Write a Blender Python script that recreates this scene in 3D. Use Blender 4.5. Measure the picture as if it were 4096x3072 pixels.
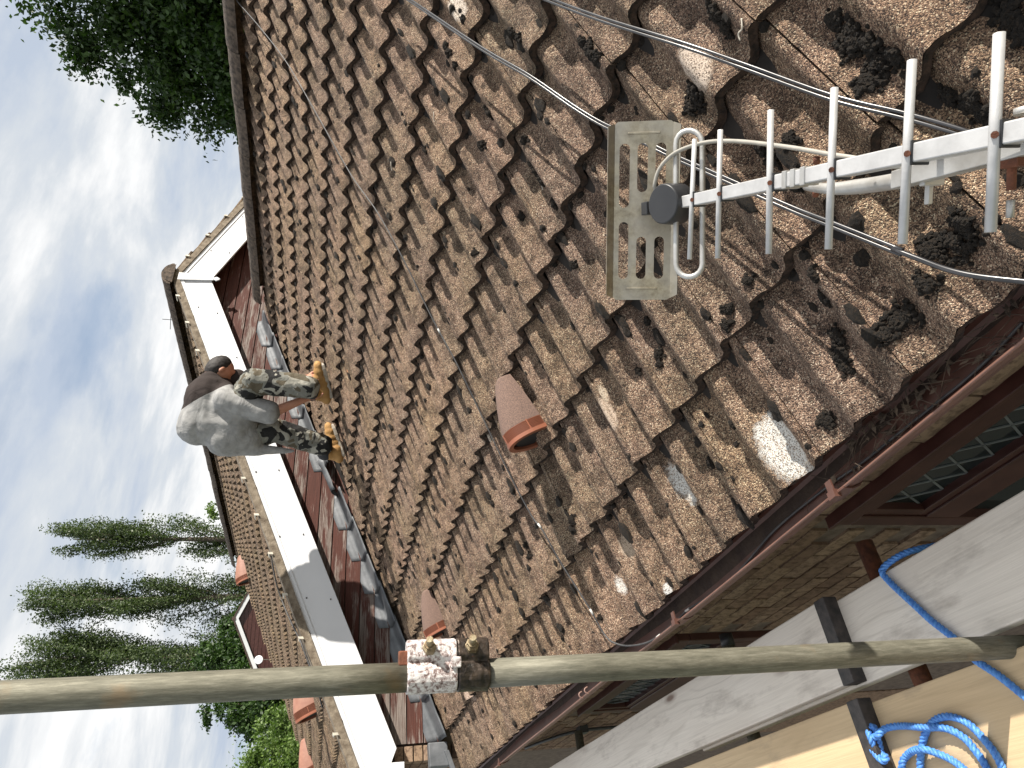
import bpy, bmesh, math, random
import numpy as np
from mathutils import Vector, Matrix, noise
random.seed(7); RNG = np.random.default_rng(7)
for o in list(bpy.data.objects): bpy.data.objects.remove(o)
SC = bpy.context.scene
COL = SC.collection
R = math.radians

# ------------------------------------------------------------------ camera
F_PX = 2764.76
CR = Vector((0.80423918, -0.59215991, 0.05045781))    # viewer's right (photo was taken upright, stored on its side)
CU = Vector((0.10117762, 0.22008606, 0.97021916))     # viewer's up
CF = Vector((0.58562995, 0.77518306, -0.23691516))    # view direction
cam = bpy.data.cameras.new('camera'); camo = bpy.data.objects.new('camera', cam); COL.objects.link(camo)
cam.sensor_width = 36; cam.lens = 36*F_PX/4096; cam.clip_start = 0.02; cam.clip_end = 3000
X_, Y_, Z_ = -CU, CR, -CF
camo.matrix_world = Matrix(((X_.x, Y_.x, Z_.x, 0), (X_.y, Y_.y, Z_.y, 0), (X_.z, Y_.z, Z_.z, 0), (0, 0, 0, 1)))
SC.camera = camo

# ------------------------------------------------------------------ light
SUN = Vector((0.655, -0.53, 0.50)).normalized()
w = bpy.data.worlds.new('World'); SC.world = w; w.use_nodes = True
nt = w.node_tree; nt.nodes.clear()
def N(nt, typ, **kw):
    n = nt.nodes.new(typ)
    for k, v in kw.items():
        if k.startswith('i_'):
            key = k[2:]; key = int(key) if key.isdigit() else key.replace('_', ' ')
            n.inputs[key].default_value = v
        else: setattr(n, k, v)
    return n
def ramp(nt, fac, stops, interp='LINEAR'):
    n = nt.nodes.new('ShaderNodeValToRGB'); cr = n.color_ramp; cr.interpolation = interp
    while len(cr.elements) < len(stops): cr.elements.new(0.5)
    for e, (p, c) in zip(cr.elements, stops):
        e.position = p; e.color = (*c, 1) if len(c) == 3 else c
    nt.links.new(fac, n.inputs[0]); return n.outputs[0]
def g(v): return (v, v, v)
def mixc(nt, fac, a, b, mode='MIX'):
    n = nt.nodes.new('ShaderNodeMix'); n.data_type = 'RGBA'; n.blend_type = mode
    for sock, v in ((n.inputs[0], fac), (n.inputs[6], a), (n.inputs[7], b)):
        if hasattr(v, 'links'): nt.links.new(v, sock)
        elif isinstance(v, (int, float)): sock.default_value = v if sock.type == 'VALUE' else (v, v, v, 1)
        else: sock.default_value = (*v, 1)
    return n.outputs[2]
def mth(nt, op, a, b=None, c=None, clamp=False):
    n = nt.nodes.new('ShaderNodeMath'); n.operation = op; n.use_clamp = clamp
    for i, v in enumerate((a, b, c)):
        if v is None: continue
        if hasattr(v, 'links'): nt.links.new(v, n.inputs[i])
        else: n.inputs[i].default_value = v
    return n.outputs[0]
sky = N(nt, 'ShaderNodeTexSky', sky_type='NISHITA', sun_disc=False, sun_elevation=math.asin(SUN.z),
        sun_rotation=math.atan2(SUN.x, SUN.y), altitude=50, air_density=1.0, dust_density=1.5)
tc = N(nt, 'ShaderNodeTexCoord')
sep = N(nt, 'ShaderNodeSeparateXYZ'); nt.links.new(tc.outputs['Generated'], sep.inputs[0])
zz = mth(nt, 'ADD', mth(nt, 'MAXIMUM', sep.outputs[2], 0.0), 0.16)
dx = mth(nt, 'DIVIDE', sep.outputs[0], zz); dy = mth(nt, 'DIVIDE', sep.outputs[1], zz)
cmb = N(nt, 'ShaderNodeCombineXYZ'); nt.links.new(dx, cmb.inputs[0]); nt.links.new(dy, cmb.inputs[1])
def wnoise(scale, detail, rough, off, dist=0.0, stretch=(1, 1, 1), rz=0.0):
    mp = N(nt, 'ShaderNodeMapping'); mp.inputs['Location'].default_value = off
    mp.inputs['Scale'].default_value = stretch; mp.inputs['Rotation'].default_value = (0, 0, rz)
    nt.links.new(cmb.outputs[0], mp.inputs[0])
    n = N(nt, 'ShaderNodeTexNoise', noise_dimensions='2D'); n.inputs['Scale'].default_value = scale
    n.inputs['Detail'].default_value = detail; n.inputs['Roughness'].default_value = rough; n.inputs['Distortion'].default_value = dist
    nt.links.new(mp.outputs[0], n.inputs[0]); return n.outputs[0]
nA = wnoise(0.62, 10, 0.56, (3.1, 1.7, 0), 0.15, (1, 1.15, 1), R(20))
nB = wnoise(1.25, 10, 0.6, (7.4, -2.2, 0), 0.15, (0.7, 1.3, 1), R(35))
cover = ramp(nt, nA, [(0.22, g(0)), (0.38, g(1))])
shade = ramp(nt, mth(nt, 'ADD', mth(nt, 'MULTIPLY', nB, 0.65), mth(nt, 'MULTIPLY', nA, 0.35)),
             [(0.36, (0.72, 0.82, 0.98)), (0.46, (0.94, 1.0, 1.07)), (0.52, (1.20, 1.22, 1.24)), (0.60, (1.50, 1.50, 1.49))])
bgs = N(nt, 'ShaderNodeBackground', i_Strength=0.085); nt.links.new(sky.outputs[0], bgs.inputs[0])
bgc = N(nt, 'ShaderNodeBackground', i_Strength=0.42); nt.links.new(shade, bgc.inputs[0])
mx = N(nt, 'ShaderNodeMixShader'); nt.links.new(cover, mx.inputs[0])
nt.links.new(bgs.outputs[0], mx.inputs[1]); nt.links.new(bgc.outputs[0], mx.inputs[2])
wo = N(nt, 'ShaderNodeOutputWorld'); nt.links.new(mx.outputs[0], wo.inputs[0])
sl = bpy.data.lights.new('sun', 'SUN'); sl.energy = 5.0; sl.angle = R(0.55); sl.color = (1.0, 0.93, 0.83)
so = bpy.data.objects.new('sun', sl); COL.objects.link(so)
so.rotation_euler = (-SUN).to_track_quat('-Z', 'Y').to_euler()
SC.view_settings.view_transform = 'Standard'; SC.view_settings.look = 'None'
SC.view_settings.exposure = 0.85; SC.view_settings.gamma = 1.0
SC.render.engine = 'CYCLES'

# ------------------------------------------------------------------ helpers
def tag(o, label=None, cat=None, group=None, kind=None):
    if label: o['label'] = label
    if cat: o['category'] = cat
    if group: o['group'] = group
    if kind: o['kind'] = kind
    return o
def empty(name, loc=(0, 0, 0)):
    o = bpy.data.objects.new(name, None); COL.objects.link(o); o.location = loc; o.empty_display_size = .1
    return o
def link(name, me, parent=None, mat=None):
    o = bpy.data.objects.new(name, me); COL.objects.link(o)
    if parent is not None:
        o.parent = parent; o.matrix_parent_inverse = parent.matrix_world.inverted() if parent.type != 'EMPTY' or True else Matrix()
    if mat is not None and not me.materials: me.materials.append(mat)
    return o
# all parents are kept at identity-friendly transforms: world-space meshes
def keep(o, parent):
    o.parent = parent
    M = Matrix.Translation(parent.location) if parent.parent is None else parent.matrix_world
    o.matrix_parent_inverse = Matrix.Translation(-abs_loc(parent))
def abs_loc(p):
    return Vector(p.location) if p is not None else Vector()
class MB:
    def __init__(s): s.v = []; s.f = []; s.sm = []
    def add(s, vs, fs, smooth=False):
        b = len(s.v); s.v += [tuple(v) for v in vs]
        for f in fs: s.f.append(tuple(i+b for i in f)); s.sm.append(smooth)
        return s
    def box(s, x0, x1, y0, y1, z0, z1):
        return s.add([(x0,y0,z0),(x1,y0,z0),(x1,y1,z0),(x0,y1,z0),(x0,y0,z1),(x1,y0,z1),(x1,y1,z1),(x0,y1,z1)],
                     [(0,3,2,1),(4,5,6,7),(0,1,5,4),(1,2,6,5),(2,3,7,6),(3,0,4,7)])
    def obox(s, c, ex, ey, ez, hx, hy, hz):
        c = Vector(c); ex = Vector(ex).normalized()*hx; ey = Vector(ey).normalized()*hy; ez = Vector(ez).normalized()*hz
        vs = [c+a*ex+b*ey+d*ez for d in (-1, 1) for a, b in ((-1,-1),(1,-1),(1,1),(-1,1))]
        return s.add(vs, [(0,3,2,1),(4,5,6,7),(0,1,5,4),(1,2,6,5),(2,3,7,6),(3,0,4,7)])
    def prism(s, poly, axis, t0, t1, frame=None):
        """poly of 2D points; frame(a, b, t) -> 3D"""
        n = len(poly)
        vs = [frame(a, b, t0) for a, b in poly]+[frame(a, b, t1) for a, b in poly]
        fs = [tuple(range(n))[::-1], tuple(range(n, 2*n))]+[(i, (i+1) % n, n+(i+1) % n, n+i) for i in range(n)]
        return s.add(vs, fs)
    def tube(s, pts, r, n=10, caps=True, closed=False, smooth=True, squash=None):
        pts = [Vector(p) for p in pts]; m = len(pts)
        rs = r if isinstance(r, (list, tuple)) else [r]*m
        T = []
        for i in range(m):
            a = pts[(i-1) % m] if (i > 0 or closed) else pts[0]; b = pts[(i+1) % m] if (i < m-1 or closed) else pts[-1]
            T.append((b-a).normalized())
        up = Vector((0, 0, 1)) if abs(T[0].z) < .9 else Vector((1, 0, 0))
        nn = (up-T[0]*up.dot(T[0])).normalized(); vs = []
        for i in range(m):
            nn = (nn-T[i]*nn.dot(T[i])).normalized(); bb = T[i].cross(nn)
            for k in range(n):
                a = 2*math.pi*k/n
                vs.append(pts[i]+rs[i]*(math.cos(a)*nn+math.sin(a)*bb))
        fs = []
        for i in range(m if closed else m-1):
            j = (i+1) % m
            for k in range(n):
                fs.append((i*n+k, i*n+(k+1) % n, j*n+(k+1) % n, j*n+k))
        s.add(vs, fs, smooth)
        if caps and not closed:
            b = len(s.v)-len(vs)
            s.f.append(tuple(b+k for k in range(n))[::-1]); s.sm.append(False)
            s.f.append(tuple(b+(m-1)*n+k for k in range(n))); s.sm.append(False)
        return s
    def mesh(s, name, mat=None):
        me = bpy.data.meshes.new(name); me.from_pydata(s.v, [], s.f)
        me.polygons.foreach_set('use_smooth', s.sm); me.update()
        if mat is not None:
            for m_ in (mat if isinstance(mat, (list, tuple)) else [mat]): me.materials.append(m_)
        return me
    def build(s, name, mat, parent=None, bevel=0.0, wn=False):
        o = bpy.data.objects.new(name, s.mesh(name, mat)); COL.objects.link(o)
        if parent is not None: keep2(o, parent)
        if bevel:
            b = o.modifiers.new('bevel', 'BEVEL'); b.width = bevel; b.segments = 2; b.limit_method = 'ANGLE'; b.angle_limit = R(40)
        return o
def keep2(o, parent):
    """parent o while its own matrix stays in world space"""
    p = parent; M = Matrix.Identity(4); chain = []
    while p is not None: chain.append(p); p = p.parent
    for q in reversed(chain):
        M = M @ q.matrix_parent_inverse @ Matrix.LocRotScale(q.location, q.rotation_euler, q.scale)
    o.parent = parent; o.matrix_parent_inverse = M.inverted()
def ray(x, y): return CF*F_PX-(x-2048)*CU-(y-1536)*CR
def at(x, y, ax, val):
    d = ray(x, y); return d*(val/d[ax])
def catmull(P, n=6, closed=False):
    P = [Vector(p) for p in P]; out = []
    m = len(P)
    for i in range(m if closed else m-1):
        if closed: p0, p1, p2, p3 = P[(i-1) % m], P[i], P[(i+1) % m], P[(i+2) % m]
        else: p0, p1, p2, p3 = P[max(i-1, 0)], P[i], P[i+1], P[min(i+2, m-1)]
        for k in range(n):
            t = k/n
            out.append(.5*((2*p1)+(p2-p0)*t+(2*p0-5*p1+4*p2-p3)*t*t+(3*p1-p0-3*p2+p3)*t**3))
    if not closed: out.append(P[-1])
    return out

# ------------------------------------------------------------------ materials
def newmat(name):
    m = bpy.data.materials.new(name); m.use_nodes = True; nt = m.node_tree; nt.nodes.clear()
    out = nt.nodes.new('ShaderNodeOutputMaterial'); b = nt.nodes.new('ShaderNodeBsdfPrincipled')
    nt.links.new(b.outputs[0], out.inputs[0]); return m, nt, b
def coords(nt, kind='Object', scale=(1, 1, 1), rnd=False, rot=(0, 0, 0)):
    t = nt.nodes.new('ShaderNodeTexCoord')
    if kind == 'World':
        geo = nt.nodes.new('ShaderNodeNewGeometry'); src = geo.outputs['Position']
    else: src = t.outputs[kind]
    mp = nt.nodes.new('ShaderNodeMapping'); mp.inputs['Scale'].default_value = scale; mp.inputs['Rotation'].default_value = rot
    nt.links.new(src, mp.inputs[0])
    if rnd:
        oi = nt.nodes.new('ShaderNodeObjectInfo'); m = mth(nt, 'MULTIPLY', oi.outputs['Random'], 37.0)
        nt.links.new(m, mp.inputs['Location'])
    return mp.outputs[0]
def tnoise(nt, vec, scale, detail=4, rough=.55, dist=0.0):
    n = N(nt, 'ShaderNodeTexNoise'); n.inputs['Scale'].default_value = scale; n.inputs['Detail'].default_value = detail
    n.inputs['Roughness'].default_value = rough; n.inputs['Distortion'].default_value = dist
    nt.links.new(vec, n.inputs[0]); return n.outputs[0]
def tvor(nt, vec, scale, feature='F1', rnd=1.0):
    n = N(nt, 'ShaderNodeTexVoronoi', feature=feature); n.inputs['Scale'].default_value = scale; n.inputs['Randomness'].default_value = rnd
    nt.links.new(vec, n.inputs[0]); return n
def bump(nt, b, h, dist=.002, strength=1.0):
    n = N(nt, 'ShaderNodeBump'); n.inputs['Distance'].default_value = dist; n.inputs['Strength'].default_value = strength
    nt.links.new(h, n.inputs['Height']); nt.links.new(n.outputs[0], b.inputs['Normal']); return n
def setb(nt, b, col=None, rough=None, metal=None, spec=None, alpha=None):
    for key, v in (('Base Color', col), ('Roughness', rough), ('Metallic', metal), ('Specular IOR Level', spec), ('Alpha', alpha)):
        if v is None: continue
        if hasattr(v, 'links'): nt.links.new(v, b.inputs[key])
        elif isinstance(v, (int, float)): b.inputs[key].default_value = v
        else: b.inputs[key].default_value = (*v, 1)
def simple(name, c1, c2=None, scale=8, rough=.6, metal=0, bmp=0.0, bscale=None, stretch=(1, 1, 1), spec=.5, rnd=True, detail=5, lo=.35, hi=.65):
    m, nt, b = newmat(name); v = coords(nt, 'Object', stretch, rnd=rnd)
    if c2 is None: c2 = tuple(x*.8 for x in c1)
    n = tnoise(nt, v, scale, detail)
    setb(nt, b, ramp(nt, n, [(lo, c1), (hi, c2)]), rough, metal, spec)
    if bmp: bump(nt, b, tnoise(nt, v, bscale or scale*6, 4), bmp)
    return m

# granular concrete roof tile
def tile_material(name, warm, lich=()):
    m, nt, b = newmat(name)
    v = coords(nt, 'Object', rnd=True); wv = coords(nt, 'World')
    vo = tvor(nt, v, 430.0)
    gr = N(nt, 'ShaderNodeSeparateColor'); nt.links.new(vo.outputs['Color'], gr.inputs[0])
    oi = nt.nodes.new('ShaderNodeObjectInfo')
    gran = ramp(nt, gr.outputs[0], [(0.0, (.045, .033, .030)), (.22, (.105, .072, .060)), (.42, (.20, .132, .102)), (.64, (.29, .200, .152)),
                                  (.86, (.41, .31, .245)), (.95, (.58, .49, .40)), (1, (.75, .68, .58))], 'CONSTANT')
    big = tnoise(nt, wv, 2.3, 6, .6)
    mid = tnoise(nt, wv, 14, 6, .65)
    fine = tnoise(nt, v, 45, 5, .7)
    # algae darkening in irregular patches, greener to the far end
    dark = ramp(nt, mid, [(.40, g(.36)), (.56, g(1.0))])
    col = mixc(nt, .75, gran, dark, 'MULTIPLY')
    spots = tvor(nt, wv, 26, 'SMOOTH_F1')
    sm = ramp(nt, mth(nt, 'ADD', spots.outputs['Distance'], mth(nt, 'MULTIPLY', fine, .35)), [(.31, g(.25)), (.42, g(1))])
    col = mixc(nt, .6, col, sm, 'MULTIPLY')
    green = ramp(nt, big, [(.42, g(0)), (.62, g(.35))])
    col = mixc(nt, green, col, mixc(nt, 1.0, col, (.92, 1.0, .74), 'MULTIPLY'))
    tint = ramp(nt, oi.outputs['Random'], [(0, (1.08, 1.02, .93)), (.5, (.94, .93, .88)), (1, (1.18, 1.12, 1.00))])
    col = mixc(nt, 1.0, col, tint, 'MULTIPLY')
    col = mixc(nt, 1.0, col, warm, 'MULTIPLY')
    sx = N(nt, 'ShaderNodeSeparateXYZ'); nt.links.new(wv, sx.inputs[0])
    for (cx, cy, cz), rad, c, tw in lich:
        vs = N(nt, 'ShaderNodeVectorMath', operation='SUBTRACT'); nt.links.new(wv, vs.inputs[0]); vs.inputs[1].default_value = (cx, cy, cz)
        mp = N(nt, 'ShaderNodeVectorMath', operation='MULTIPLY'); nt.links.new(vs.outputs[0], mp.inputs[0]); mp.inputs[1].default_value = (1, tw, 1)
        ln = N(nt, 'ShaderNodeVectorMath', operation='LENGTH'); nt.links.new(mp.outputs[0], ln.inputs[0])
        d = mth(nt, 'ADD', ln.outputs['Value'], mth(nt, 'ADD', mth(nt, 'MULTIPLY', mth(nt, 'SUBTRACT', mid, .5), rad*.9), mth(nt, 'MULTIPLY', mth(nt, 'SUBTRACT', fine, .5), rad*.8)))
        k = ramp(nt, mth(nt, 'DIVIDE', d, rad*1.15), [(.72, g(.92)), (1.0, g(0))])
        k = mth(nt, 'MULTIPLY', k, ramp(nt, gr.outputs[1], [(.20, g(.15)), (.3, g(.95))], 'CONSTANT'))
        col = mixc(nt, k, col, c)
    setb(nt, b, col, .93, 0, .25)
    gd = ramp(nt, vo.outputs['Distance'], [(0, g(1)), (.75, g(0))])
    h = mth(nt, 'ADD', mth(nt, 'MULTIPLY', gd, 1.0), mth(nt, 'MULTIPLY', fine, 1.6))
    bump(nt, b, h, .0022, .9)
    return m

# ------------------------------------------------------------------ roof geometry
PIT = R(22.83)
P0 = Vector((0.7065, 1.1439, -1.0391)); GA = .35587; TW = .30; STEP = .037
EV = Vector((math.cos(PIT), 0, math.sin(PIT))); EN = Vector((-math.sin(PIT), 0, math.cos(PIT))); EU = Vector((0, 1, 0))
H_ = .043
def prof(u):
    """height of the corrugated tile top at u metres across, 0 on the roll crest"""
    c = .5+.5*math.cos(2*math.pi*(u-.010)/.15)
    return H_*(c**1.22-1.0)
def tile_mesh(seed, nu=40, nv=26, length=.415, width=.2955, back=True, chip=1.0):
    mb = MB(); vs = []; th = .027
    offs = Vector((seed*11.3, seed*5.1, 0))
    for iv in range(nv+1):
        t = iv/nv
        for iu in range(nu+1):
            u = width*iu/nu; v = length*t**1.0
            if iv == 0: v += .0035*chip*noise.noise(Vector((u*42, 0, 0))+offs)+.002*chip*noise.noise(Vector((u*130, 3, 0))+offs)
            z = prof(u)+.0016*noise.noise(Vector((u*38, v*38, 0))+offs)+.0009*noise.noise(Vector((u*110, v*110, 2))+offs)
            if iv == 0: z -= .0025
            if iu == 0 or iu == nu: z -= .002
            vs.append((u, v, z))
    fs = []
    W_ = nu+1
    for iv in range(nv):
        for iu in range(nu):
            a = iv*W_+iu; fs.append((a, a+1, a+W_+1, a+W_))
    mb.add(vs, fs, True)
    # front riser, two sides
    for ring in (0,):
        fr = []
        for k, dz in enumerate((0, -.006, -.013, -th)):
            for iu in range(nu+1):
                x, y, z = vs[iu]
                fr.append((x, y-.001+.003*k*.3+.0022*noise.noise(Vector((x*90, k*2.2, 7))+offs), z+dz-.0002))
        ff = []
        for k in range(3):
            for iu in range(nu):
                a = k*W_+iu; ff.append((a, a+W_, a+W_+1, a+1))
        mb.add(fr, ff, False)
        # underside strip
        un = fr[3*W_:]+[(x, .10, z) for x, y, z in fr[3*W_:]]
        mb.add(un, [(iu, iu+W_, iu+W_+1, iu+1) for iu in range(nu)], False)
    for iu in (0, nu):
        sd = []
        for iv in range(nv+1):
            x, y, z = vs[iv*W_+iu]; sd += [(x, y, z), (x, y, z-th)]
        fs = [(2*i, 2*i+1, 2*i+3, 2*i+2) if iu else (2*i, 2*i+2, 2*i+3, 2*i+1) for i in range(nv)]
        mb.add(sd, fs, False)
    return mb
class RoofPlane:
    def __init__(s, p0, ev=EV, en=EN, eu=EU): s.p0 = Vector(p0); s.ev = ev; s.en = en; s.eu = eu
    def pt(s, y, d, h=0): return Vector((s.p0.x, 0, s.p0.z))+s.ev*d+s.en*h+Vector((0, y, 0))
    def tile_matrix(s, i, y, jig=1.0, step=STEP):
        al = math.atan(step/GA)
        ev = (s.ev*math.cos(al)-s.en*math.sin(al)).normalized(); en = (s.en*math.cos(al)+s.ev*math.sin(al)).normalized()
        o = s.pt(y, i*GA+random.gauss(0, .0022)*jig, random.gauss(0, .0012)*jig)
        M = Matrix(((s.eu.x, ev.x, en.x, o.x), (s.eu.y, ev.y, en.y, o.y), (s.eu.z, ev.z, en.z, o.z), (0, 0, 0, 1)))
        return M @ Matrix.Rotation(R(random.gauss(0, .22))*jig, 4, 'Z') @ Matrix.Rotation(R(random.gauss(0, .22))*jig, 4, 'X')
RP = RoofPlane(P0)
def onroof(x, y, h=0.0):
    d = ray(x, y); Q = RP.p0+RP.en*h
    return d*(Q.dot(RP.en)/d.dot(RP.en))

def LP(x, y, rad, c, tw): return (onroof(x, y, -.02), rad, c, tw)
LICH = [LP(3112, 1795, .092, (.70, .69, .65), 1.9), LP(2672, 1935, .075, (.68, .67, .63), 2.6), LP(2715, 1990, .055, (.68, .67, .63), 2.2),
        LP(2478, 2200, .055, (.55, .44, .33), 1.7), LP(2462, 2345, .042, (.68, .67, .64), 2.4), LP(2445, 2300, .02, (.68, .67, .64), 1.5), LP(1872, 2780, .06, (.55, .42, .34), 2.0), LP(2668, 2355, .018, (.7, .7, .68), 1.3),
        LP(1820, 30, .07, (.66, .58, .50), 2.6), LP(2780, 275, .060, (.62, .52, .43), 1.6), LP(1737, 371, .020, (.75, .75, .72), 1.6), LP(2395, 1580, .04, (.50, .42, .32), 3), LP(2430, 1655, .06, (.56, .44, .34), 3.2),
        LP(1395, 1500, .045, (.55, .28, .15), 3.5), LP(1690, 600, .012, (.7, .7, .67), 1), LP(1945, 1755, .025, (.62, .55, .46), 1.4)]
M_TILE = tile_material('roof tile granules', (1, 1, 1), LICH)
M_TILE2 = tile_material('upper roof tile granules', (.92, .95, .92))
M_RIDGE = simple('mossy ridge concrete', (.030, .023, .018), (.12, .09, .068), 30, .95, bmp=.006, bscale=70)
M_DARK = simple('dark underlay', (.012, .010, .009), (.03, .024, .02), 12, .95)
M_BROWNPL = simple('brown gutter plastic', (.070, .030, .021), (.105, .047, .034), 14, .5, spec=.5, bmp=.0004)
M_BROWNIN = simple('dirty brown plastic', (.060, .028, .025), (.035, .018, .016), 9, .6, bmp=.001)
M_WHITE = simple('white upvc', (.70, .71, .73), (.66, .67, .69), 2.5, .35, spec=.5)
M_LEAD = simple('weathered lead', (.17, .178, .19), (.075, .083, .092), 7, .6, metal=.2, bmp=.004, bscale=16, lo=.3, hi=.72)
M_MORTAR = simple('old mortar', (.24, .20, .15), (.11, .085, .06), 20, .95, bmp=.004, bscale=90)
M_MORTARW = simple('wall mortar', (.16, .12, .09), (.09, .065, .05), 25, .95, bmp=.002)
M_CLIP = simple('cream clip', (.62, .58, .48), (.45, .42, .35), 20, .5)
M_TERRA = simple('terracotta plastic', (.30, .105, .058), (.24, .085, .045), 12, .5)
M_CABLE = simple('black cable', (.012, .013, .016), (.03, .03, .034), 20, .28, spec=.7)
M_CABLEG = simple('weathered grey cable', (.055, .055, .055), (.03, .03, .033), 30, .5)
M_ALU = simple('white weathered aluminium', (.56, .56, .56), (.44, .44, .44), 30, .42, metal=.25, bmp=.0002)
M_ALUR = simple('dull aluminium', (.55, .55, .54), (.40, .39, .37), 25, .45, metal=.6, bmp=.0003)
M_BLACKPL = simple('black plastic', (.022, .023, .026), (.032, .033, .036), 10, .42)
M_RUST = simple('rust', (.20, .07, .035), (.09, .035, .02), 60, .85, bmp=.001)
M_SKIN = simple('skin', (.50, .25, .17), (.42, .19, .12), 12, .55)
M_HAIR = simple('black hair', (.012, .010, .010), (.025, .02, .018), 60, .7)
M_DIRT = simple('ground', (.16, .14, .11), (.09, .08, .06), 1.2, .95, rnd=False)

def brick_mat():
    m, nt, b = newmat('buff brick'); v = coords(nt, 'Object', rnd=True); oi = nt.nodes.new('ShaderNodeObjectInfo')
    base = ramp(nt, oi.outputs['Random'], [(0, (.20, .125, .085)), (.35, (.28, .195, .13)), (.7, (.16, .10, .068)), (1, (.31, .22, .155))])
    n = tnoise(nt, v, 34, 6, .7)
    col = mixc(nt, ramp(nt, n, [(.45, g(0)), (.62, g(.8))]), base, (.085, .055, .038))
    setb(nt, b, col, .95, 0, .2); bump(nt, b, n, .004); return m
M_BRICK = brick_mat()
M_BRICKO = simple('orange brick', (.50, .22, .10), (.42, .19, .09), 40, .95, bmp=.003)
def board_mat():
    m, nt, b = newmat('peeling stained timber')
    oi = nt.nodes.new('ShaderNodeObjectInfo')
    grain = tnoise(nt, coords(nt, 'Object', (1.1, 6, 42), rnd=True), 3.0, 9, .68, .35)
    fineg = tnoise(nt, coords(nt, 'Object', (2.2, 8, 150), rnd=True), 3.0, 5, .6, .2)
    patch = tnoise(nt, coords(nt, 'Object', (1.0, 1, 5), rnd=True), 2.4, 6, .62)
    wood = ramp(nt, mth(nt, 'ADD', mth(nt, 'MULTIPLY', grain, .5), mth(nt, 'MULTIPLY', fineg, .5)), [(.38, (.050, .038, .034)), (.50, (.165, .135, .118)), (.64, (.33, .29, .26))])
    stain = ramp(nt, grain, [(.3, (.034, .012, .009)), (.6, (.090, .031, .022))])
    k = mth(nt, 'ADD', mth(nt, 'MULTIPLY', patch, .62), mth(nt, 'MULTIPLY', grain, .30))
    k = mth(nt, 'ADD', k, mth(nt, 'MULTIPLY', fineg, .30))
    k = mth(nt, 'ADD', k, mth(nt, 'MULTIPLY', mth(nt, 'SUBTRACT', oi.outputs['Random'], .5), .12))
    col = mixc(nt, ramp(nt, k, [(.61, g(0)), (.67, g(.95))]), stain, wood)
    setb(nt, b, col, .78, 0, .3); bump(nt, b, mth(nt, 'ADD', grain, fineg), .0018); return m
M_BOARD = board_mat()
def plank_mat(name, c1, c2):
    m, nt, b = newmat(name)
    nz = tnoise(nt, coords(nt, 'Object', (2.2, .45, 0), rnd=True), 2.0, 3, .5, .4)
    wvx = N(nt, 'ShaderNodeSeparateXYZ'); nt.links.new(coords(nt, 'Object', rnd=True), wvx.inputs[0])
    ph = mth(nt, 'ADD', mth(nt, 'MULTIPLY', wvx.outputs[0], 26.0), mth(nt, 'MULTIPLY', nz, 9.0))
    rings = mth(nt, 'FRACT', ph)
    rings = ramp(nt, rings, [(0, g(.25)), (.65, g(0)), (.90, g(.8)), (1, g(.25))])
    sel = ramp(nt, tnoise(nt, coords(nt, 'Object', (9, .8, 0), rnd=True), 1.5, 4, .6), [(.42, g(.08)), (.62, g(.65))])
    fine = tnoise(nt, coords(nt, 'Object', (150, 3, 0), rnd=True), 1.5, 5, .6)
    dirt = tnoise(nt, coords(nt, 'Object', (5, 1.3, 0), rnd=True), 2.0, 7, .68)
    col = mixc(nt, mth(nt, 'MULTIPLY', rings, sel), c1, tuple(x*.72 for x in c2))
    big = tnoise(nt, coords(nt, 'Object', (3, .7, 0), rnd=True), 1.2, 3)
    col = mixc(nt, ramp(nt, big, [(.4, g(0)), (.65, g(.7))]), col, c2)
    col = mixc(nt, ramp(nt, fine, [(.35, g(.22)), (.6, g(0))]), col, tuple(x*.6 for x in c2))
    col = mixc(nt, ramp(nt, dirt, [(.54, g(0)), (.72, g(.5))]), col, (.17, .135, .11))
    kn = tvor(nt, coords(nt, 'Object', (6.5, 1.9, 0), rnd=True), 1.0)
    col = mixc(nt, ramp(nt, kn.outputs['Distance'], [(.05, g(.8)), (.09, g(.35)), (.15, g(0))]), col, (.13, .065, .042))
    setb(nt, b, col, .72, 0, .3); bump(nt, b, fine, .0006); return m
M_PLANK = plank_mat('pale scaffold plank', (.74, .68, .60), (.62, .55, .47))
M_PLANKY = plank_mat('yellow scaffold plank', (.62, .47, .29), (.50, .36, .21))
M_BAND = simple('black painted band', (.018, .017, .017), (.06, .05, .045), 30, .6, bmp=.001)
def pole_mat():
    m, nt, b = newmat('galvanised tube'); v = coords(nt, 'Object', (60, 60, 7))
    n = tnoise(nt, v, 3, 10, .75); n2 = tnoise(nt, coords(nt, 'Object'), 8, 5)
    col = ramp(nt, n, [(.3, (.085, .083, .062)), (.52, (.165, .158, .122)), (.75, (.28, .268, .215))])
    col = mixc(nt, ramp(nt, n2, [(.62, g(0)), (.72, g(.55))]), col, (.26, .17, .09))
    setb(nt, b, col, .62, .35, .4); bump(nt, b, n, .0007); return m
M_POLE = pole_mat()
def coupler_mat():
    m, nt, b = newmat('flaking white paint'); v = coords(nt, 'Object')
    n = tnoise(nt, v, 130, 8, .72, .4)
    col = ramp(nt, n, [(.38, (.10, .055, .045)), (.46, (.36, .29, .28)), (.54, (.66, .63, .62)), (.8, (.8, .79, .78))])
    setb(nt, b, col, .5, .0, .5); bump(nt, b, n, .002); return m
M_COUP = coupler_mat()
M_COUPD = simple('greasy black iron', (.016, .014, .012), (.10, .075, .06), 50, .38, metal=.5, bmp=.003, bscale=90)
M_NUT = simple('rusty nut', (.16, .11, .06), (.34, .29, .19), 80, .5, metal=.5, bmp=.001)
M_ROPE = simple('blue polypropylene rope', (.045, .16, .50), (.10, .30, .68), 120, .45, bmp=.001, bscale=400)
def glass_mat():
    m, nt, b = newmat('window glass'); setb(nt, b, (.012, .02, .02), .06, 0, .6); return m
M_GLASS = glass_mat()
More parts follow.
